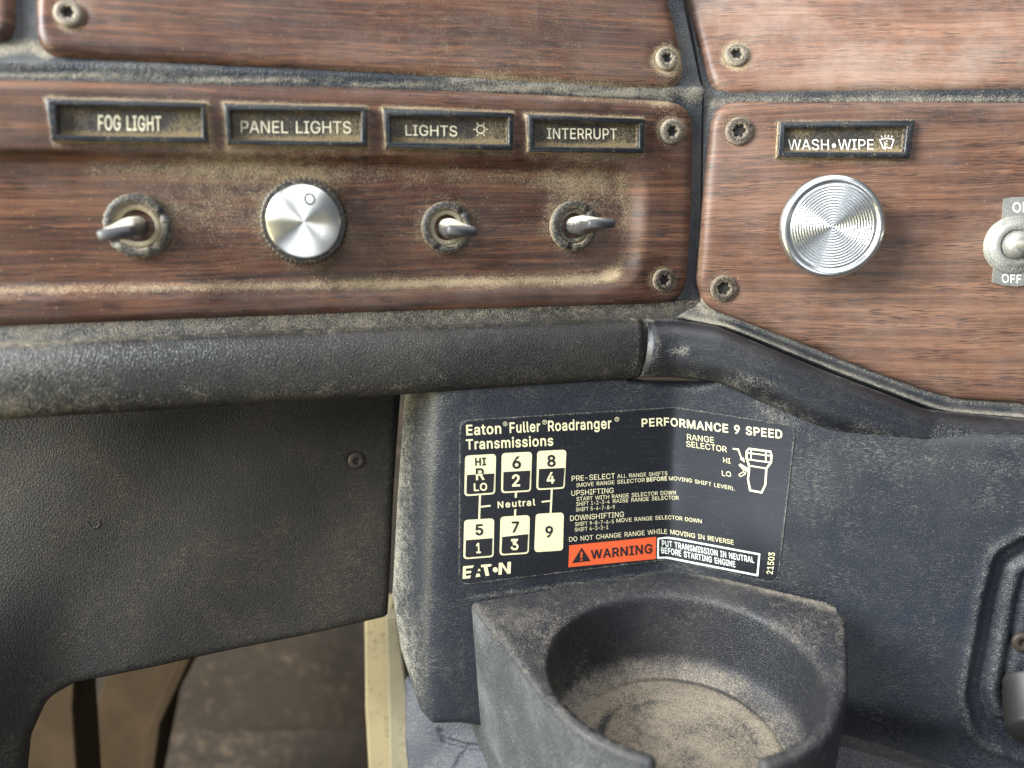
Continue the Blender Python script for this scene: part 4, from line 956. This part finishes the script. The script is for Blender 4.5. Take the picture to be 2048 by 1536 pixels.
# triangle with the exclamation mark left orange: build it as pieces around the mark
A_, B_, C_ = tri; mk = lambda u, v: A_ + (B_ - A_) * u * (1 - v) + (C_ - A_) * u * v
w_.poly([A_, mk(.28, 0), mk(.28, 1)]); w_.poly([mk(.28, 0), mk(.95, 0), mk(.95, .43), mk(.28, .28)]); w_.poly([mk(.28, 1), mk(.28, .72), mk(.95, .57), mk(.95, 1)])
w_.poly([mk(.72, .425), mk(.72, .575), mk(.79, .57), mk(.79, .43)]); w_.poly([mk(.92, 0), B_, C_, mk(.92, 1)])
w_.build('warning_word', M_INK, wb)
n_ = Print(CONS, .44)
of = [ZB(800, 1050), ZB(870, 1042), ZB(960, 1053), ZB(1632, 1178), ZB(1616, 1350), ZB(930, 1215), ZB(870, 1205), ZB(798, 1206)]
n_.line(of, 3.6, True)
n_.text('PUT TRANSMISSION IN NEUTRAL', [ZB(832, 1112), ZB(900, 1117), ZB(1590, 1249)], 11.6, .016, up=L1)
n_.text('BEFORE STARTING ENGINE', [ZB(826, 1168), ZB(900, 1176), ZB(1437, 1284)], 11.6, .016, up=L1)
n_.build('neutral_notice', M_PRINTW, stk)

# ------------------------------------------------------------------ cup holder
ZR = 290.0; CC0 = np.array((48., 178.)); RI = 35.5; RO = 39.5; EX = np.array((1.065, .975))
cup = empty('cup_holder', frame(np.array((48., 178., ZR - 40)), np.array((1., 0, 0)), np.array((0, 1., 0)), np.array((0, 0, 1.))), 'dusty black cup holder open at the front, fixed below the gear shift sticker', 'cup holder')
def arc(c, r, a0, a1, n): return [c + r * EX * np.array((math.cos(math.radians(a)), math.sin(math.radians(a)))) for a in np.linspace(a0, a1, n)]
AT = 205.9                                     # where the slanted left side meets the ring
A_OPL, A_OPR = 247, 288
bl, bm, br = np.array((-17., 215.)), np.array((53., 229.5)), np.array((101., 206.5))
outer = [bl] + arc(CC0, RO, AT, A_OPL, 14)
tipL = [CC0 + (RI + RO) / 2 * EX * np.array((math.cos(math.radians(A_OPL)), math.sin(math.radians(A_OPL)))) + (RO - RI) / 2 * np.array((math.cos(math.radians(A_OPL + q)), math.sin(math.radians(A_OPL + q)))) for q in (30, 60, 90, 120, 150)]
inner_ = arc(CC0, RI, A_OPL, A_OPR - 360, 64)
tipR = [CC0 + (RI + RO) / 2 * EX * np.array((math.cos(math.radians(A_OPR)), math.sin(math.radians(A_OPR)))) + (RO - RI) / 2 * np.array((math.cos(math.radians(A_OPR + q)), math.sin(math.radians(A_OPR + q)))) for q in (210, 240, 270, 300, 330)]
outerR = arc(CC0, RO, A_OPR, 330, 12) + [np.array(q) for q in ((90.2, 168.), (95.5, 181.), (100.6, 194.), (102.2, 199.))]
loop = np.array(outer + tipL + inner_ + tipR + outerR + [br, bm]); n = len(loop)
nO, nT, nI = len(outer), len(tipL), len(inner_)
isin = np.zeros(n, bool); isin[nO:nO + nT + nI + nT] = True
ttl = resample(loop, 2.4); 
# top face with rounded edges: mesh over the plan outline
def cup_top():
    poly = ttl; lo, hi = poly.min(0), poly.max(0); G = np.stack(np.meshgrid(np.arange(lo[0], hi[0], 2.), np.arange(lo[1], hi[1], 2.)), -1).reshape(-1, 2)
    d = sdf(G, poly); G = G[d > 3.]
    A = np.roll(poly, 1, 0); B = np.roll(poly, -1, 0); tg = nrm(B - A); nn = np.stack([-tg[:, 1], tg[:, 0]], -1)
    if not inside(poly[:1] + nn[:1] * .3, poly)[0]: nn = -nn
    pts = [poly]
    for r_ in (.25, .7, 1.3, 2.1):
        Q = poly + nn * r_; dq = sdf(Q, poly); pts.append(Q[dq > r_ * .92])
    P = np.concatenate(pts + [G]); n0 = len(poly)
    V2, _, F, *_ = delaunay_2d_cdt([Vector(q) for q in P.tolist()], [(i, (i + 1) % n0) for i in range(n0)], [], 1, 1e-5)
    P = np.array([v[:] for v in V2]); d = np.maximum(sdf(P, poly), 0)
    re = 1.8; h = -re * (1 - np.sqrt(np.clip(1 - (1 - np.clip(d / re, 0, 1)) ** 2, 0, 1)))
    back = seg_dist(P, np.array([bl, bm, br]), False); h = np.where(back < 5, np.maximum(h, -.1), h)
    rr = np.linalg.norm((P - CC0) / EX, axis=1)
    h -= 1.1 * np.exp(-((rr - RI) / 5.) ** 2) * (P[:, 1] > 165) * 1.0
    V = np.column_stack([P, ZR + h]); FA = np.array([list(f) for f in F]); a, b, c = P[FA[:, 0]], P[FA[:, 1]], P[FA[:, 2]]
    cr = (b[:, 0] - a[:, 0]) * (c[:, 1] - a[:, 1]) - (b[:, 1] - a[:, 1]) * (c[:, 0] - a[:, 0]); FA[cr < 0] = FA[cr < 0][:, ::-1]
    du = .17 + .36 * np.exp(-(back / 4.) ** 2) + .25 * np.exp(-(np.linalg.norm(P - (4, 196), axis=1) / 14.) ** 2) + .22 * np.exp(-(np.linalg.norm(P - (92, 200), axis=1) / 14.) ** 2) + .14 * np.exp(-((d - 1.6) / 1.) ** 2)
    ed = {}
    for f in FA.tolist():
        for i in range(3): ed[(f[i], f[(i + 1) % 3])] = 1
    bd = [e_ for e_ in ed if (e_[1], e_[0]) not in ed]
    return V, FA.tolist(), du, bd
V, F, du, bd = cup_top()
# walls drop from the rim: inside to the floor, outside to the foot
ZF = ZR - 28; ZB_ = ZR - 78
def is_inner(p): 
    r_ = np.linalg.norm((p[:2] - CC0) / EX); return r_ < RI + .4
VV = V.tolist(); DU = du.tolist(); FF = list(F); FI = []
inwall = {}; outwall = {}
def ringverts(v, inner):
    q = np.array(VV[v]); out = [v]
    for k in range(1, 13):
        t = k / 12
        if inner:
            z = q[2] + (ZF + 0 - q[2]) * t; e_ = max(0, (t - .78) / .22); rad = 1 - .15 * (1 - math.sqrt(max(0, 1 - e_ ** 2)))
            x = CC0 + (q[:2] - CC0) * (rad - .03 * t); dd = -.12 + .85 * sstep(.62, 1.0, np.float64(t)) * (1.0 if q[0] < 75 else .7)
            ang = math.degrees(math.atan2(q[1] - CC0[1], q[0] - CC0[0]))
            if abs(ang) > 130: dd = max(dd, .12 + .35 * t)
        else:
            z = q[2] + (ZB_ - q[2]) * t; tp = max(0, (t - .55)) * .35
            x = CC0 + (q[:2] - CC0) * (1 - tp * .6); dd = .04 + .25 * max(0, 1 - t * 8)
        out.append(len(VV)); VV.append([x[0], x[1], z]); DU.append(float(dd))
    return out
cache = {}
side = []
for a, b in bd:
    ia = is_inner(np.array(VV[a])) and is_inner(np.array(VV[b])); 
    for v in (a, b):
        if (v, ia) not in cache: cache[(v, ia)] = ringverts(v, ia)
    ra, rb = cache[(a, ia)], cache[(b, ia)]
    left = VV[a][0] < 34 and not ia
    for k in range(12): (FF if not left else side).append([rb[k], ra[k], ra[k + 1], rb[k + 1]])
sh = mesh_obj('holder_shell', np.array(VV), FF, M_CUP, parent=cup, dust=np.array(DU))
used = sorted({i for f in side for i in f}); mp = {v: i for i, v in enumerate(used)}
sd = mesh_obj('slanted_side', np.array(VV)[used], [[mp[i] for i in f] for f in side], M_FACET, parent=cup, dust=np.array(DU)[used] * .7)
# dusty floor of the well, with worn dark arcs
rf = RI * .98; pts = [CC0 + np.array((0., 0.))]; rr_ = np.linspace(.06, 1, 26); na = 96
V = [(CC0[0], CC0[1], ZF)]; D = [1.]
for r_ in rr_:
    for i in range(na):
        a = 2 * math.pi * i / na; z = ZF + 1.6 * max(0, (r_ - .9) / .1) ** 2 - .25 * math.exp(-((r_ - .80) / .02) ** 2)
        V.append((CC0[0] + rf * EX[0] * r_ * math.cos(a), CC0[1] + rf * EX[1] * r_ * math.sin(a), z))
        dg_ = math.degrees(a)
        worn = math.exp(-((r_ - .82) / .022) ** 2) * max(0, math.cos(math.radians(dg_ - 50))) ** .5 * .55 if math.cos(math.radians(dg_ - 50)) > 0 else 0
        worn += .8 * math.exp(-((r_ - .60) / .03) ** 2) * math.exp(-((dg_ - 165) / 26.) ** 2) + .5 * math.exp(-((r_ - .64) / .015) ** 2) * math.exp(-((dg_ - 10) / 40.) ** 2) + .5 * math.exp(-((r_ - .5) / .015) ** 2) * math.exp(-((dg_ - 110) / 18.) ** 2)
        D.append(.80 - worn + .10 * math.sin(3.1 * a + 9 * r_))
F = [(0, 1 + i, 1 + (i + 1) % na) for i in range(na)]
for j in range(len(rr_) - 1):
    for i in range(na): k = (i + 1) % na; F.append((1 + j * na + i, 1 + (j + 1) * na + i, 1 + (j + 1) * na + k, 1 + j * na + k))
mesh_obj('well_floor', np.array(V), F, M_WELL, parent=cup, dust=np.array(D))

# ------------------------------------------------------------------ knee panel, post, floor and what shows beneath
KP = round_poly([(-320, 700), (804, 700), (803, 790), (788, 1000), (776, 1234), (600, 1276), (330, 1333), (150, 1368), (95, 1395), (62, 1470), (48, 1640), (-320, 1700)], [0, 0, 0, 0, 12, 0, 0, 60, 60, 60, 0, 0])
def h_knee(P, d):
    x, y = P[:, 0], P[:, 1]
    v = -1.5 * (1 - np.clip(d / 10, 0, 1)) ** 2 + 14 * sstep(160, -120, x) * sstep(1100, 1400, y) - 1.3 * np.exp(-(np.linalg.norm(P - (713, 921), axis=1) / 16.) ** 4)
    v += .8 * np.sin(x / 97.) * np.cos(y / 83. + x / 160.)
    return v
def d_knee(P, d): return .03 + .18 * np.exp(-(d / 6) ** 2) + disc(P, (690, 1150), 20, 260, .16) + disc(P, (640, 960), 10, 200, .08) + disc(P, (430, 1260), 10, 120, .15) + halo(P, (713, 921), 22, 8, .25)
kn = empty('knee_panel', at(KNEE, 400, 1050), 'dark fuzzy knee panel under the padded bar with a slanted lower edge', 'knee panel')
sheet('panel_face', KP, KNEE, M_KNEE, h_knee, d_knee, step=10, rings=(3, 7), parent=kn, thick=3)
M = at(KNEE.off(-1.2), 713, 921)
V, F = lathe([(3.1, -.3), (3.0, .3), (2.6, .8), (1.4, 1.1), (1.1, .9), (.9, .2)], 30); mesh_obj('screw', to_world(V, M), F, M_RUST, parent=kn, dust=np.full(len(V), .15))
M = at(KNEE, 188, 1046)
V, F = lathe([(2.1, -.2), (2.0, .25), (1.3, .35), (1.1, -.3)], 24); mesh_obj('plug', to_world(V, M), F, M_KNEE, parent=kn, dust=np.full(len(V), .3))

def slab(name, pts, z0, depth, mat, label, cat, dz=None, parent=None):
    """An upright plate: outline seen at depth z0 (one value or one per point), `depth` mm thick going away."""
    zs = np.full(len(pts), z0, float) if dz is None else np.array(dz, float)
    pts = np.array(pts, float); P = CAM + ray(pts[:, 0], pts[:, 1]) * zs[:, None]; n = len(pts); Q = P + nrm(AF * np.array((1, 1, 0))) * depth
    F = [list(range(n))] + [[(i + 1) % n, i, n + i, n + (i + 1) % n] for i in range(n)] + [list(range(2 * n))[n:][::-1]]
    a = pts; ar = np.sum(a[:, 0] * np.roll(a[:, 1], -1) - np.roll(a[:, 0], -1) * a[:, 1])
    if ar > 0: F = [f[::-1] for f in F]
    M = frame(P.mean(0), AR, np.array((0, 0, 1.)), -np.array((0, 1., 0)))
    o = mesh_obj(name, np.concatenate([P, Q]), F, mat, M=M, smooth=False); bevelled(o, 1.2, 3)
    return set_props(o, label, cat)
slab('door_post', [(728, 1228), (784, 1228), (806, 1420), (812, 1640), (742, 1640), (730, 1420)], 325, 16, M_CREAM, 'cream painted post standing in the gap left of the console', 'post')
slab('post_trim', [(770, 1232), (796, 1232), (820, 1420), (822, 1640), (780, 1640), (776, 1420)], 310, 6, M_STAIN, 'narrow stained cream strip between the post and the vinyl tunnel cover', 'trim strip')
slab('pedal_bracket', [(250, 1250), (400, 1250), (378, 1330), (318, 1448), (280, 1640), (180, 1640), (176, 1450), (205, 1370)], 418, 30, M_BROWN, 'dusty brown metal bracket hanging below the knee panel', 'bracket')
slab('bracket_flange', [(372, 1280), (400, 1280), (320, 1450), (296, 1640), (262, 1640), (296, 1450)], 405, 12, M_BROWN, 'pale folded edge of the brown bracket, facing the carpet', 'bracket flange')
slab('side_lining', [(20, 1300), (152, 1300), (146, 1420), (160, 1640), (20, 1640)], 330, 20, M_BROWN, 'brown lining behind the curved lower corner of the knee panel', 'lining')
# vinyl tunnel cover under the console lip
def d_tun(P, d): return .10 + .3 * np.exp(-(d / 6.) ** 2) + ln(P, [(880, 1470), (930, 1480)], 10, .3)
TUNS = Plane.make(880, 1460, 262, -20, -12)
tun = empty('tunnel_cover', at(TUNS, 880, 1500), 'wrinkled blue grey vinyl tunnel cover with a crack, below the console lip', 'tunnel cover')
def h_tun(P, d):
    v = .9 * np.sin(P[:, 0] / 31. + P[:, 1] / 47.) - 2.5 * (1 - np.clip(d / 12, 0, 1)) ** 2
    v += -1.5 * np.exp(-(seg_dist(P, np.array([(936, 1492), (930, 1504), (916, 1518), (905, 1545)], float), False) / 2.2) ** 2) - 2. * np.exp(-(seg_dist(P, np.array([(880, 1462), (888, 1482), (930, 1494), (960, 1496)], float), False) / 4.) ** 2)
    return v
M_TUN = vinyl_mat('blue_grey_vinyl', (.030, .034, .046), .5, .08, (.36, .35, .34), scr=.5)
sheet('cover_skin', round_poly([(800, 1345), (850, 1380), (1000, 1420), (1150, 1640), (822, 1640), (806, 1480)], [16, 0, 0, 0, 0, 0]), TUNS, M_TUN, h_tun, d_tun, step=5, rings=(3, 7), parent=tun, thick=6)
# small shelf at the lower right
slab('lower_shelf', [(1640, 1482), (1720, 1498), (1850, 1537), (2060, 1604), (2420, 1700), (1640, 1700)], 0, 6, M_CUP, 'dull dusty edge of a shelf below the console, right of the cup holder', 'shelf',
     dz=[236, 235, 231, 224, 208, 222])
# floor
V, F = box((-50, 560, -2), (1600, 1400, 4)); V2 = V
nx = 60; gx, gy = np.meshgrid(np.linspace(-900, 700, nx), np.linspace(-300, 1000, nx)); gz = 2.5 * np.sin(gx / 37.) * np.cos(gy / 51.)
V = np.stack([gx, gy, gz], -1).reshape(-1, 3); F = [(j * nx + i, j * nx + i + 1, (j + 1) * nx + i + 1, (j + 1) * nx + i) for j in range(nx - 1) for i in range(nx - 1)]
dv = .5 + .5 * np.sin(V[:, 0] / 41. + 1.) * np.sin(V[:, 1] / 57.)
set_props(mesh_obj('floor', V, F, M_CARPET, M=np.eye(4), dust=dv * .3), 'dark brown dusty carpet on the cab floor', 'floor', kind='structure')
gx, gz = np.meshgrid(np.linspace(-900, 700, nx), np.linspace(0, 420, nx)); gy = 470 + gz * .15 + 2. * np.sin(gx / 33.) * np.cos(gz / 41.)
V = np.stack([gx, gy, gz], -1).reshape(-1, 3); F = [(j * nx + i, j * nx + i + 1, (j + 1) * nx + i + 1, (j + 1) * nx + i) for j in range(nx - 1) for i in range(nx - 1)]
set_props(mesh_obj('firewall', V, F, M_CARPET, M=frame(np.array((0, 470., 0)), np.array((1., 0, 0)), np.array((0, 0, 1.)), np.array((0, -1., 0))), dust=np.full(len(V), .1)), 'dark carpeted firewall behind the pedals', 'firewall', kind='structure')
